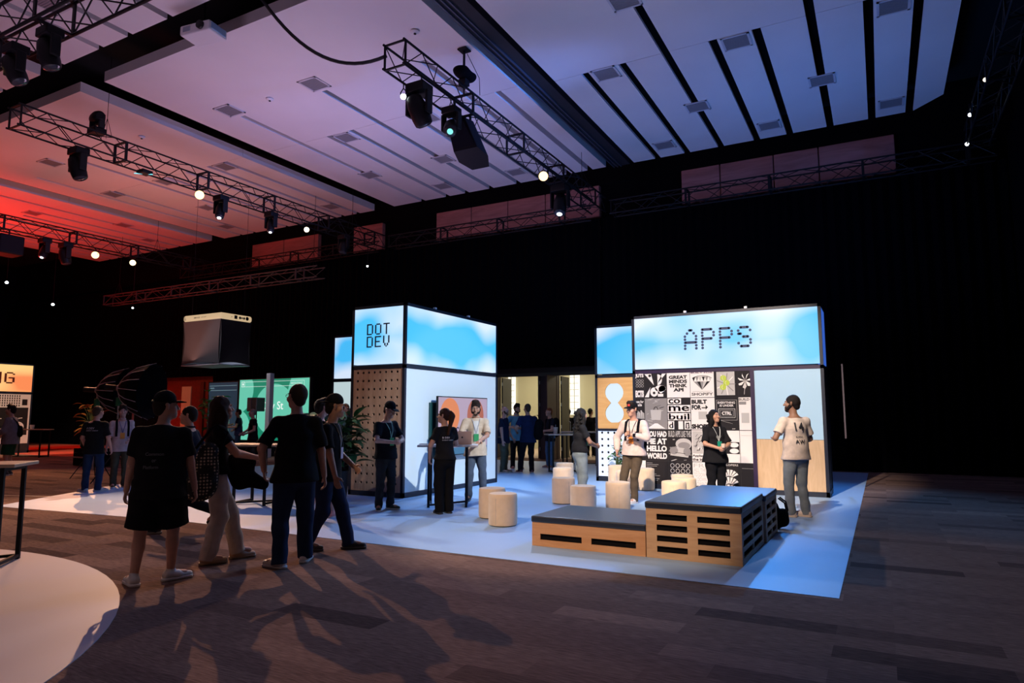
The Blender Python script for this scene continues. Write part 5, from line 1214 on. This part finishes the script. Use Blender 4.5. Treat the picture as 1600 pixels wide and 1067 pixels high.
WARM = emission('warm lamp', (1.0, .66, .28), 3.2); WHITE = emission('white lamp', (.85, .95, 1.0), 12); DIMW = emission('dim white lamp', (.9, .95, 1.0), 3.5)
def toward(p): v = Vector((0, 0, 1.55)) - Vector(p); return (v.x, v.y, v.z)
# middle truss
moving_head('large moving head lamp under the near end of the middle truss', (-8.05, 10.75, 8.36), (.2, .5, -1), 1.25, None)
par('small white lamp glowing beside the large moving head', (-8.3, 10.55, 8.36), toward((-8.3, 10.5, 8.0)), WHITE, .06, .16)
moving_head('moving head lamp with a cyan ring under the middle truss beside the loudspeaker', (-8.05, 11.95, 8.36), (.3, -.6, -.6), 1.0, emission('cyan ring lamp', (.25, .95, .85), 1.1))
t = thing('hanging_loudspeaker', 'large black hanging loudspeaker under the middle truss', 'loudspeaker', (-8.0, 12.75, 8.3))
p_ = [(-.30, -.28), (.30, -.28), (.38, .05), (.22, .36), (-.22, .36), (-.38, .05)]
mb = MB(); vs = [(-8.12 + a * .8, 12.45 + b * .8, 8.22) for a, b in p_] + [(-8.0 + a * 1.05, 12.75 + b * 1.05, 7.48 - b * .35) for a, b in p_]; mb.add(vs, [tuple(range(5, -1, -1)), tuple(range(6, 12))] + [(i, (i + 1) % 6, 6 + (i + 1) % 6, 6 + i) for i in range(6)], False); mb.build('cabinet', mat('speaker black', (.006, .006, .012), .6, spec=.2), t, True)
mb = MB(); mb.add([(-8.33, 12.20, 8.16), (-7.91, 12.20, 8.16), (-7.73, 12.43, 7.64), (-8.27, 12.43, 7.64)], [(0, 1, 2, 3)], False); mb.build('grille', mat('grille mesh', (.010, .010, .018), .8, spec=.1), t, True)
for a in (-1, 1): MB().bar((-8.1 + a * .2, 12.5, 8.36), (-8.1 + a * .2, 12.5, 8.1), .04).build('bracket', BLACK, t, True)
t = thing('chain_hoist', 'black chain hoist with bag hanging above the middle truss', 'hoist', (-8.05, 12.45, 9.4))
g = SDF(.015); g.cap((0, -.12, 0), (.05, .14, -.03), .19, .17, .05, ((0, 0, 1), 1.5)); V, Q = g.mesh(.012, (12, 12, 12)); np_obj('chain_bag', V, Q, BLACKFAB, t)
MB().rbox(-8.15, -7.95, 12.35, 12.55, 9.1, 9.25, .02, 2).build('motor', BLACK, t, True); MB().tube([(-8.05, 12.45, 9.6), (-8.05, 12.45, 9.98)], .03, 8).build('chain', BLACK, t, True); MB().rbox(-8.17, -7.93, 12.33, 12.57, 9.95, 9.99, .01, 1).build('ceiling_plate', BLACK, t, True)
MB().tube([(-8.05, 12.45, 8.9), (-8.05, 12.45, 9.15)], .02, 6).build('lower_hook', BLACK, t, True); MB().tube([(-8.0, 12.5, 9.9), (-7.85, 12.8, 9.4), (-7.8, 12.75, 8.95)], .008, 5).build('safety_wire', BLACK, t, True)
par('glowing warm lamp at the far end of the middle truss', (-7.80, 16.1, 8.36), toward((-8.05, 16.1, 8.1)), WARM, .13)
moving_head('moving head lamp below the middle truss near the drape', (-8.05, 17.75, 8.36), (.1, -.4, -1), 1.3, DIMW, size=.15)
# left truss
moving_head('moving head lamp standing on top of the left truss', (-17.45, 9.55, 8.78), (-.9, .25, .05), 1.0, None, True)
moving_head('moving head lamp hanging at the near end of the left truss', (-17.45, 9.15, 8.26), (.3, .2, -1), 1.15)
par('glowing warm lamp in the middle of the left truss', (-17.2, 12.43, 8.26), toward((-17.45, 12.4, 7.95)), WARM, .13)
moving_head('moving head lamp right of the glowing lamp on the left truss', (-17.45, 13.35, 8.26), (.3, -.35, -1), 1.05, WHITE, size=.13)
moving_head('moving head lamp farther along the left truss with small glint', (-17.45, 15.3, 8.26), (.3, -.3, -1), 1.0, DIMW, size=.12)
par('small white lamp at the far end of the left truss', (-17.2, 16.64, 8.26), toward((-17.45, 16.6, 8)), emission('warm white lamp', (1, .85, .6), 4), .09)
moving_head('moving head lamp where the left truss meets the drape truss', (-17.3, 18.6, 8.26), (.1, -.3, -1), 1.0)
t = thing('effect_light', 'small device with a cyan glow on the left truss', 'stage light', (-17.3, 10.8, 8.2)); MB().rbox(-17.45, -17.15, 10.65, 10.95, 8.1, 8.2, .02, 2).build('housing', BLACK, t, True); MB().tube([(-17.45, 10.6, 8.09), (-17.3, 10.85, 8.12), (-17.1, 10.9, 8.09)], .012, 6).build('glow_tube', emission('cyan tube', (.2, .8, .95), 1.5), t, True)
# far left truss
for x, y, l in ((-27.6, 12.3, 'large dark loudspeaker hanging at the left edge under the red ceiling'),):
    t = thing('hanging_loudspeaker', l, 'loudspeaker', (x, y, 8.2)); MB().rbox(x - .4, x + .4, y - .45, y + .35, 7.35, 8.05, .05, 2).build('cabinet', MATS['speaker black'], t, True); MB().box(x - .02, x + .02, y - .02, y + .02, 8.0, 8.3).build('bracket', BLACK, t, True)
moving_head('moving head lamp with a white glint, left one on the far left truss', (-27.6, 13.5, 8.25), (.3, -.4, -1), 1.1, DIMW, size=.13)
moving_head('dark moving head lamp, right one on the far left truss', (-27.6, 14.25, 8.25), (.2, .2, -1), 1.2)
par('glowing warm lamp on the far left truss', (-27.35, 15.25, 8.24), toward((-27.6, 15.2, 8)), WARM, .14)
par('smaller glowing warm lamp at the end of the far left truss', (-27.35, 16.8, 8.24), toward((-27.6, 16.8, 8.1)), emission('warm lamp small', (1, .74, .38), 3.5), .12)
# near truss
moving_head('moving head lamp under the near truss in the top left corner', (-13.2, 5.75, 8.10), (.4, .3, -1), 1.0)
par('stage lamp with a warm yellow lens under the near truss', (-13.6, 5.45, 8.12), (-.3, .4, -.9), emission('warm dim lens', (1, .62, .2), 3), .12)
moving_head('moving head lamp on the near truss right of the warm lens', (-12.1, 5.75, 8.10), (.2, .2, -1), 1.0)
# rear small lamps
for p, l, s in (((-18.1, 20.875, 7.9), 'small white lamp hanging low in front of the drape', .06), ((-29.9, 18.5, 6.75), 'small lamp under the left end of the low rear truss', .06), ((2.3, 16.7, 8.9), 'warm lamp high on the right truss', .07), ((2.3, 19.35, 9.2), 'upper white lamp of the right truss', .07), ((2.3, 20.3, 8.8), 'lower white lamp of the right truss', .07)):
    par(l, p, toward(p), WHITE if 'warm' not in l else emission('soft warm lamp', (1, .85, .6), 3), s * .65, .14, 8.5)
for p, l in (((-38.0, 17.0, 8.45), 'white lamp at the left edge below the red ceiling'), ((-37.6, 19.0, 7.6), 'small white lamp low at the far left')): par(l, p, toward(p), WHITE, .07, .2, 11.0)
spot('profile_spot', (-38, 17, 8.2), (-33, 20, 0), 100, (1, .5, .3), 50)
# projector under the near cross beam
t = thing('projector', 'white projector hanging under the dark ceiling beam', 'projector', (-12.25, 8.75, 9.65), R(8))
MB().rbox(-.40, .40, -.26, .26, -.12, .10, .04, 3).build('casing', WHITEP, t); m_ = MB(); m_.lathe([(.09, 0), (.09, .06), (.06, .07)], (0, 0, 0), 16, Matrix.Rotation(R(90), 4, 'X')); o = m_.build('lens', BLACK, t); o.location = (.18, -.25, 0)
MB().tube([(0, 0, .1), (0, 0, 1.3)], .03, 8).build('ceiling_mount', BLACK, t); MB().rbox(-.3, -.1, -.27, -.25, -.06, .05, .004, 1).build('air_grille', mat('projector grille', (.3, .35, .45), .5), t); MB().rbox(.38, .42, -.2, .2, -.08, .07, .01, 1).build('side_panel', mat('projector blue side', (.25, .42, .62), .5), t)
# cable swag
pts = [Vector((-11.6, 8.9, 10.9)), Vector((-10.6, 8.85, 9.95))]
a = Vector((-10.6, 8.85, 9.95)); b = Vector((-8.3, 10.0, 8.7))
for k in range(1, 17): t_ = k / 16; q = a.lerp(b, t_); q.z -= 1.0 * 4 * t_ * (1 - t_) * .62; pts.append(q)
tag(MB().tube(pts, .035, 8).build('power_cable', mat('black rubber', (.008, .008, .009), .5)), 'thick black cable sagging from the ceiling beam to the middle truss', 'cable')
# ---------------------------------------------------------------- people
def back_text(P, rows, m, side=-1, name='shirt_print', off=.006):
    """white print following the cloth"""
    mb = MB()
    for s_, z0, z1, a, b in rows:
        vs, fs = text2d(s_, .02); out = []
        for u_, v_ in vs:
            xx = a + (b - a) * u_ if side > 0 else -(a + (b - a) * u_)
            xx = -(a + (b - a) * u_) if side > 0 else (a + (b - a) * u_)
            out.append(P['onto'](xx, z0 + (z1 - z0) * v_, side, off))
        mb.add(out, fs, False)
    mb.build(name, m, P['shirt'])
INKW = mat('white print', (.55, .55, .57), .6); INKB = mat('black print', (.02, .02, .025), .6)
def straps(P, m=BLACKFAB, pack=True):
    r = P['root']; nb = P['nb']
    for sg in (-1, 1):
        mb = MB(); pts = [P['onto'](float(nb[0]) + sg * .115, float(nb[2]) - .05 - k * .04, 1, .012) for k in range(9)]
        for a, b in zip(pts, pts[1:]): mb.bar(a, b, .045, .012)
        mb.bar(pts[0], (float(nb[0]) + sg * .10, float(nb[1]) - .02, float(nb[2]) - .0), .045, .015); mb.build('backpack_strap', m, r)
    if pack:
        c = V3(nb[0], nb[1] - .20, nb[2] - .28); g = SDF(.01); g.cap(c + V3(0, 0, .15), c - V3(0, 0, .15), .14, .15, .03, ((0, 1, 0), 1.5)); V, Q = g.mesh(.004, (12, 12, 12)); np_obj('backpack', V, Q, m, r)

P1 = person('person in black cap, black t-shirt and black shorts, back turned, white sneakers, leftmost in front', (-6.04, 4.10), 172, 1.74, 1.28, 'light', (-70, 0), bot='shorts', botc=(.008, .008, .010), cap='front', hair='buzz',
            feet=((-.16, -.06, 28), (.13, .08, -62)), hands=((-.30, .10, .80), (.32, .08, .78)), hem=.84, torso=1.08, sleeve=.75, legw=1.12, shoec=(.72, .70, .68), solec=(.8, .8, .8), res=.0075)
back_text(P1, (('Common', 1.19, 1.22, -.11, .05), ('or', 1.13, 1.155, -.05, -.01), ('Platform', 1.07, 1.10, -.12, .01)), mat('faint print', (.16, .16, .17), .6))
person('person in dark navy jacket walking left, half hidden behind the man in shorts', (-8.30, 6.05), -105, 1.73, 1.08, 'light', (0, 0), top='shirtlong', topc=(.007, .010, .022), bot='trousers', botc=(.012, .018, .035), hair='short',
       feet=((-.07, .36, 0), (.10, -.38, 5)), lift=(0, .17), shoec=(.02, .02, .022), solec=(.35, .33, .3), hands=((-.2, .2, .95), (.22, .0, .85)))
P2 = person('person with long brown hair, white wide trousers and dotted tote bag on the shoulder', (-6.33, 4.95), 98, 1.74, .93, 'light', (6, 2), topc=(.008, .008, .010), bot='wide', botc=(.50, .45, .41), hair='long', hairc=(.028, .010, .006), female=True,
            feet=((-.09, .26, 6), (.08, -.06, 0)), lift=(.03, 0), hands=((.02, .40, 1.10), (.10, .40, 1.10)), elbow=((-.5, -.3, -.5), (.6, -.5, -.4)), shoec=(.45, .30, .18), solec=(.35, .25, .16), hem=1.0, curl=(1.0, 1.0), res=.0075, legw=1.0)
DOTS = mat('dotted tote', (.012, .010, .010), .8)
def dotmat():
    m = DOTS; N = m.node_tree.nodes; L = m.node_tree.links; b = N['Principled BSDF']
    tc = N.new('ShaderNodeTexCoord'); v = N.new('ShaderNodeTexVoronoi'); v.inputs['Scale'].default_value = 30; v.inputs['Randomness'].default_value = .15
    L.new(tc.outputs['Object'], v.inputs['Vector']); r = N.new('ShaderNodeValToRGB'); r.color_ramp.elements[0].position = .30; r.color_ramp.elements[0].color = (.50, .42, .30, 1); r.color_ramp.elements[1].position = .36; r.color_ramp.elements[1].color = (.010, .008, .008, 1)
    L.new(v.outputs['Distance'], r.inputs[0]); L.new(r.outputs[0], b.inputs['Base Color'])
dotmat()
M2 = world_mtx(P2['root'])
bg = thing('tote_bag', 'black tote bag with pale dots hanging from the shoulder of the long-haired person', 'bag', tuple(M2 @ Vector((.24, -.16, .72))), P2['root'].rotation_euler.z)
g = SDF(.010); g.cap((.0, -.02, .12), (-.01, .05, .46), .165, .10, .05, ((1, 0, 0), 2.3)); V, Q = g.mesh(.008, (10, 10, 10)); np_obj('bag_body', V, Q, DOTS, bg)
for dx in (-.02, .03): MB().tube([(dx, -.08, .50), (dx - .05, .06, .70), (dx - .06, .12, .74), (dx - .03, .22, .66), (dx, .16, .48)], .011, 6).build('handle', BLACKFAB, bg)
jk = thing('jacket', 'black jacket draped over the forearm of the long-haired person', 'jacket', tuple(M2 @ Vector((.04, .26, .75))), P2['root'].rotation_euler.z)
g = SDF(.010); g.cap((0, -.10, .30), (0, .06, .30), .075, .07, .05, ((1, 0, 0), 1.4)); g.cap((0, -.06, .26), (0, -.02, .10), .12, .10, .06, ((1, 0, 0), 1.7)); g.cap((0, .0, .14), (0, .22, .06), .11, .055, .06, ((1, 0, 0), 1.6)); V, Q = g.mesh(.010, (14, 14, 14), 2); np_obj('jacket_cloth', V, Q, BLACKFAB, jk)
P3 = person('person in black t-shirt and dark blue jeans with glasses, back turned, hand in pocket', (-5.50, 5.28), 186, 1.86, 1.16, 'light', (28, 4), botc=(.018, .032, .075), hair='short', hairc=(.035, .022, .014), glasses=True, torso=1.06,
            feet=((-.13, -.10, 42), (.13, .10, -22)), hands=((-.29, .10, .92), (.30, .05, .80)), elbow=((-.6, -.6, 0), (.5, -.6, 0)), shoec=(.70, .66, .60), solec=(.75, .74, .72), hem=.86, sleeve=.85, res=.0075, legw=1.15)
P4 = person('person in black cap with white badge and dark jeans, walking to the right', (-5.80, 6.05), 72, 1.80, 1.10, 'tan', (18, -4), botc=(.018, .030, .08), hair='buzz', cap='back', lean=(0, .04), torso=1.05,
            feet=((-.06, .26, 8), (.06, -.18, -10)), lift=(0, .0), hands=((-.20, .26, .92), (.30, .20, .84)), elbow=((-.4, -.7, 0), (.5, -.6, .1)), shoec=(.035, .030, .028), solec=(.10, .09, .08), lanyard=((.30, .30, .32), (.48, .44, .62)), hem=.86, sleeve=.8, res=.0075, legw=1.1)
person('person with black hair, black top, pale shorts and pink shoes behind the capped man', (-7.55, 7.70), 140, 1.80, 1.0, 'pink', (-20, 0), bot='shorts', botc=(.45, .42, .40), hair='thick', feet=((-.10, -.05, 0), (.10, .22, 0)), shoec=(.75, .28, .25), solec=(.7, .5, .48), hands=((-.2, .15, .9), (.26, .05, .82)))
person('person in navy sleeves raising a hand, seen behind the capped man', (-10.05, 11.0), 15, 1.78, 1.0, 'light', (0, 0), top='shirtlong', topc=(.01, .02, .06), bot='trousers', botc=(.01, .01, .012), hair='buzz', hairc=(.25, .12, .05), hands=((-.2, .1, .88), (.36, .10, 1.72)), elbow=((-.4, -.8, 0), (.9, 0, -.3)))
P6 = person('person in black cap and black t-shirt looking down at a green badge, by the pegboard', (-7.33, 9.02), 40, 1.75, 1.08, 'light', (8, -22), botc=(.030, .032, .036), hair='buzz', cap='front', glasses=True, feet=((-.10, .02, 12), (.11, -.02, -40)),
            hands=((-.06, .28, 1.12), (.09, .28, 1.12)), elbow=((-.7, -.3, -.3), (.7, -.3, -.3)), palm=((1, 0, 0), (-1, 0, 0)), curl=(1.0, 1.0), lanyard=((.25, .40, .30), (.05, .28, .08)), shoec=(.03, .05, .04), solec=(.60, .66, .62), sleeve=.72, torso=1.05, hem=.88)
P7 = person('person with dark ponytail in black t-shirt and wide black trousers at the television table', (-6.20, 9.12), 205, 1.64, .98, 'light', (48, 0), bot='wide', botc=(.006, .006, .007), hair='pony', hairc=(.028, .010, .008), female=True, feet=((-.09, .0, 0), (.09, .02, 0)),
            hands=((-.24, .10, .93), (.12, .32, 1.08)), elbow=((-.7, -.7, 0), (.8, -.3, -.3)), shoec=(.02, .02, .02), solec=(.03, .03, .03), hem=.95, sleeve=.62)
back_text(P7, (('B DEV', 1.27, 1.30, -.10, .03), ('EVENT CREW', 1.235, 1.25, -.10, .11)), INKW)
P8 = person('bearded person in open beige shirt typing on the laptop at the television table', (-6.66, 10.80), 4, 1.80, 1.06, 'tan', (-6, -14), top='shirt', topc=(.56, .44, .32), botc=(.075, .095, .13), hair='curly', beard=True, feet=((-.14, .05, 25), (.12, -.02, -8)),
            hands=((-.06, .38, 1.08), (.17, .36, 1.09)), elbow=((-.7, -.5, -.3), (.7, -.5, -.3)), palm=((.2, 0, -1), (-.2, 0, -1)), curl=(.5, .5), lanyard=((.35, .35, .38), (.03, .30, .10)), shoec=(.03, .03, .035), solec=(.2, .2, .2), sleeve=.85, hem=.84, torso=1.04)
MB().tube([Vector(P8['hands'][1] + V3(.028 * math.cos(t_ * .785), 0, .028 * math.sin(t_ * .785))) for t_ in range(9)], .009, 6).build('watch', WHITEP, P8['body'])
mb = MB(); pts = [P8['onto'](x, z, 1, .004) for z in (1.42, 1.36, 1.30, 1.24, 1.18, 1.12) for x in (-.045, -.015, .015, .045)]; mb.add(pts, [(r_ * 4 + c_, r_ * 4 + c_ + 1, r_ * 4 + c_ + 5, r_ * 4 + c_ + 4) for r_ in range(5) for c_ in range(3)], True); mb.build('white_undershirt', mat('white cotton', (.62, .60, .56), .8), P8['shirt'])
person('bald person in navy t-shirt and olive trousers beside the white booth wall, by the doors', (-9.18, 16.35), 70, 1.79, 1.12, 'pink', (0, 0), topc=(.012, .018, .045), botc=(.10, .10, .065), hair='bald', beard=True, hairc=(.1, .05, .03), hands=((-.2, .2, .9), (.28, .08, .84)), shoec=(.30, .20, .14), sleeve=.6)
person('bearded person in light blue shirt talking in the group by the doors', (-9.49, 17.68), 15, 1.86, 1.0, 'light', (10, -4), top='shirt', topc=(.12, .33, .52), botc=(.010, .010, .013), hair='thick', beard=True, hands=((-.02, .30, 1.12), (.22, .30, 1.15)), elbow=((-.7, -.4, -.3), (.7, -.4, -.3)), shoec=(.35, .12, .12), solec=(.7, .7, .7), sleeve=.95)
P_ = person('person in navy t-shirt and black trousers, back turned, in the group by the doors', (-8.58, 16.65), 192, 1.86, 1.12, 'light', (15, 0), topc=(.010, .022, .075), botc=(.010, .010, .014), hair='buzz', hairc=(.06, .04, .03), feet=((-.20, .0, 20), (.10, .0, -5)), hands=((-.26, .22, 1.05), (.24, .12, .95)), shoec=(.15, .04, .05), solec=(.75, .7, .72), sleeve=.7)
P_ = person('person in light blue jeans behind the navy t-shirt, dark backpack on', (-8.78, 18.5), -60, 1.76, 1.0, 'pink', (0, 0), topc=(.015, .018, .03), botc=(.10, .20, .38), hair='buzz', hairc=(.30, .10, .04), hands=((-.1, .3, 1.1), (.2, .2, 1.0)), shoec=(.35, .2, .15)); straps(P_)
bg = thing('shoulder_bag', 'dark bag slung by the navy t-shirt near the doors', 'bag', (-8.33, 16.75, .95)); g = SDF(.012); g.cap((0, 0, .1), (.03, .02, .38), .16, .13, .04, ((0, 1, 0), 1.4)); V, Q = g.mesh(.006, (12, 12, 12)); np_obj('bag_body', V, Q, BLACKFAB, bg); MB().tube([(.10, 0, .45), (.0, 0, .62), (-.12, .02, .6), (-.1, 0, .4)], .012, 6).build('bag_strap', BLACKFAB, bg)
P10 = person('person with dark curly hair, black t-shirt and wide light jeans among the poufs', (-4.86, 11.50), 112, 1.66, .98, 'brown', (10, -6), bot='wide', botc=(.22, .27, .29), hair='curlylong', hairc=(.004, .003, .003), female=True, feet=((-.08, .08, 0), (.08, -.04, 0)), hands=((-.04, .32, 1.06), (.07, .32, 1.06)),
             elbow=((-.7, -.4, -.4), (.7, -.4, -.4)), curl=(1.1, 1.1), hem=1.0, sleeve=.62, shoec=(.5, .42, .36), lanyard=((.02, .1, .05), (.02, .35, .12)))
P11 = person('person in black cap with red patch, cream sweater and orange badge, olive trousers', (-3.96, 11.78), -22, 1.78, 1.02, 'light', (-18, -8), top='sweater', topc=(.62, .50, .46), botc=(.095, .070, .048), hair='thick', hairc=(.02, .013, .01), cap='front', feet=((-.02, .0, -5), (.20, .10, 12)), hip=(-.02, 0), lean=(-.02, 0),
             hands=((-.10, .28, 1.20), (.25, .10, .90)), elbow=((-.8, -.3, -.3), (.8, -.4, .0)), curl=(1.0, .9), lanyard=((.03, .03, .04), (.85, .26, .04)), shoec=(.72, .66, .64), hem=.90); straps(P11)
mb = MB(); c = P11['H'](-.02, .094, .085); MB().rbox(c[0] - .022, c[0] + .022, c[1] - .002, c[1] + .012, c[2] - .018, c[2] + .022, .006, 2).build('cap_patch', mat('red patch', (.6, .05, .04), .5), P11['body'])
M_ = world_mtx(P11['root']); cup('paper_cup', 'small cup in the hand of the person with the orange badge', *(M_ @ Vector(P11['hands'][0] + V3(.03, .07, .0))), .032, .07, mat('brown cup', (.45, .25, .16), .6))
P12 = person('laughing person with long dark curly hair, all in black, green badge, before the posters', (-2.62, 12.3), 28, 1.63, 1.25, 'tan', (12, 6), bot='trousers', botc=(.007, .007, .009), hair='curlylong', hairc=(.004, .003, .003), female=True, hands=((-.04, .28, 1.06), (.08, .29, 1.07)),
             elbow=((-.8, -.3, -.4), (.8, -.3, -.4)), curl=(1.0, 1.0), lanyard=((.40, .42, .40), (.01, .25, .16)), sleeve=.85, torso=1.08, hem=.84, legw=1.12, shoec=(.02, .02, .02))
M_ = world_mtx(P12['root']); cup('paper_cup', 'pale cup held by the laughing person in black', *(M_ @ Vector((.02, .36, 1.08))), .04, .07, mat('pink cup', (.70, .50, .40), .6))
mb = MB(); back_text(P12, (('DEV', 1.25, 1.29, -.05, .05),), mat('grey print', (.30, .30, .28), .6), side=1)
P13 = person('tall person in cream t-shirt numbered 14 and grey jeans, back turned at the right', (-1.20, 11.42), 212, 1.84, 1.10, 'brown', (48, 2), topc=(.60, .50, .43), botc=(.17, .20, .22), hair='short', hairc=(.012, .008, .007), beard=True, feet=((-.10, .03, 55), (.12, .0, 40)), hip=(0, 0),
             hands=((-.20, .20, 1.14), (.12, .24, 1.02)), elbow=((-.6, -.6, -.4), (.8, -.4, -.2)), curl=(.4, .8), palm=((0, .3, .9), (-1, 0, 0)), shoec=(.68, .58, .50), solec=(.6, .5, .45), hem=.88, sleeve=.72, torso=1.03)
back_text(P13, (('14', 1.26, 1.38, -.08, .05), ('AW', 1.07, 1.13, -.09, .05), ('DEV', 1.16, 1.18, -.07, .03)), INKB, off=.015)
P_ = person('person in black t-shirt with white print and blue jeans, back turned at the left', (-14.30, 8.22), 158, 1.72, 1.08, 'pink', (-30, -6), botc=(.02, .04, .10), hair='short', hairc=(.05, .03, .02), feet=((-.13, .0, 60), (.12, .0, -60)), hands=((-.22, .15, .9), (.27, .14, .88)), shoec=(.65, .65, .65), sleeve=.8)
back_text(P_, (('B DEV', 1.30, 1.34, -.13, .03), ('EVENT CREW', 1.26, 1.28, -.13, .10)), INKW)
P_ = person('person in pale shirt with orange badge and olive trousers, facing the camera at the left', (-14.70, 9.02), 8, 1.74, 1.08, 'pink', (-8, 0), top='shirt', topc=(.55, .46, .48), botc=(.09, .08, .05), hair='thick', hairc=(.03, .02, .015), hands=((-.12, .26, 1.02), (.28, .06, .85)), lanyard=((.12, .12, .3), (.85, .35, .05)), sleeve=.95, shoec=(.12, .06, .03)); straps(P_)
P_ = person('person in grey hooded sweater and green shorts with black sling bag at the left edge', (-20.2, 9.42), -112, 1.80, 1.12, 'light', (0, 0), top='sweater', topc=(.20, .19, .22), bot='shorts', botc=(.015, .075, .035), hair='thick', hands=((-.15, .3, 1.0), (.22, .25, 1.0)), shoec=(.05, .05, .06))
g = SDF(.012); nb = P_['nb']; g.cap(nb + V3(.02, -.20, -.42), nb + V3(.05, -.19, -.30), .10, .08, .03, ((0, 1, 0), 1.6)); V, Q = g.mesh(); np_obj('sling_bag', V, Q, BLACKFAB, P_['root'])
mb = MB(); pts = [P_['onto'](float(nb[0]) + x_, float(nb[2]) - .04 + z_, -1, .014) for x_, z_ in ((-.10, 0), (-.06, -.08), (-.02, -.16), (.02, -.24), (.04, -.3))]
for a, b in zip(pts, pts[1:]): mb.bar(a, b, .05, .012)
mb.build('sling_strap', BLACKFAB, P_['root'])
P_ = person('person in navy t-shirt with white print, facing left before the green screen', (-21.85, 18.0), -100, 1.77, 1.05, 'tan', (0, 0), topc=(.012, .012, .04), botc=(.02, .03, .06), hair='curly', hands=((-.1, .3, 1.1), (.2, .2, 1.0)), res=.010)
back_text(P_, (('AV', 1.30, 1.37, -.10, .06), ('CREW', 1.25, 1.28, -.12, .10)), INKW)
person('person in white top partly hidden beside the navy t-shirt before the green screen', (-23.1, 18.35), 60, 1.75, 1.0, 'light', (0, 0), topc=(.6, .55, .55), botc=(.05, .04, .05), hair='buzz', hairc=(.3, .2, .12), hands=((-.1, .3, 1.1), (.1, .3, 1.2)), res=.010)
person('older person with short grey hair and dark clothes standing before the green screen', (-17.6, 15.05), -75, 1.74, 1.05, 'pink', (0, -5), topc=(.012, .012, .015), botc=(.012, .012, .014), hair='buzz', hairc=(.22, .20, .19), hands=((-.15, .25, 1.0), (.15, .3, 1.0)), shoec=(.02, .02, .02), res=.010)
person('person in black in the lobby, left one seen through the right doorway', (-10.6, 24.0), 180, 1.78, 1.1, 'tan', (20, 0), topc=(.012, .012, .014), botc=(.012, .012, .014), res=.011)
person('person in black in the lobby, right one seen through the right doorway', (-9.75, 24.1), 170, 1.80, 1.15, 'tan', (-30, 0), topc=(.010, .010, .012), botc=(.012, .012, .014), res=.011)
person('person in pale green top in the lobby, seen through the left doorway', (-14.1, 26.2), 0, 1.7, 1.0, 'light', (0, 0), topc=(.35, .45, .30), botc=(.30, .28, .25), res=.011)
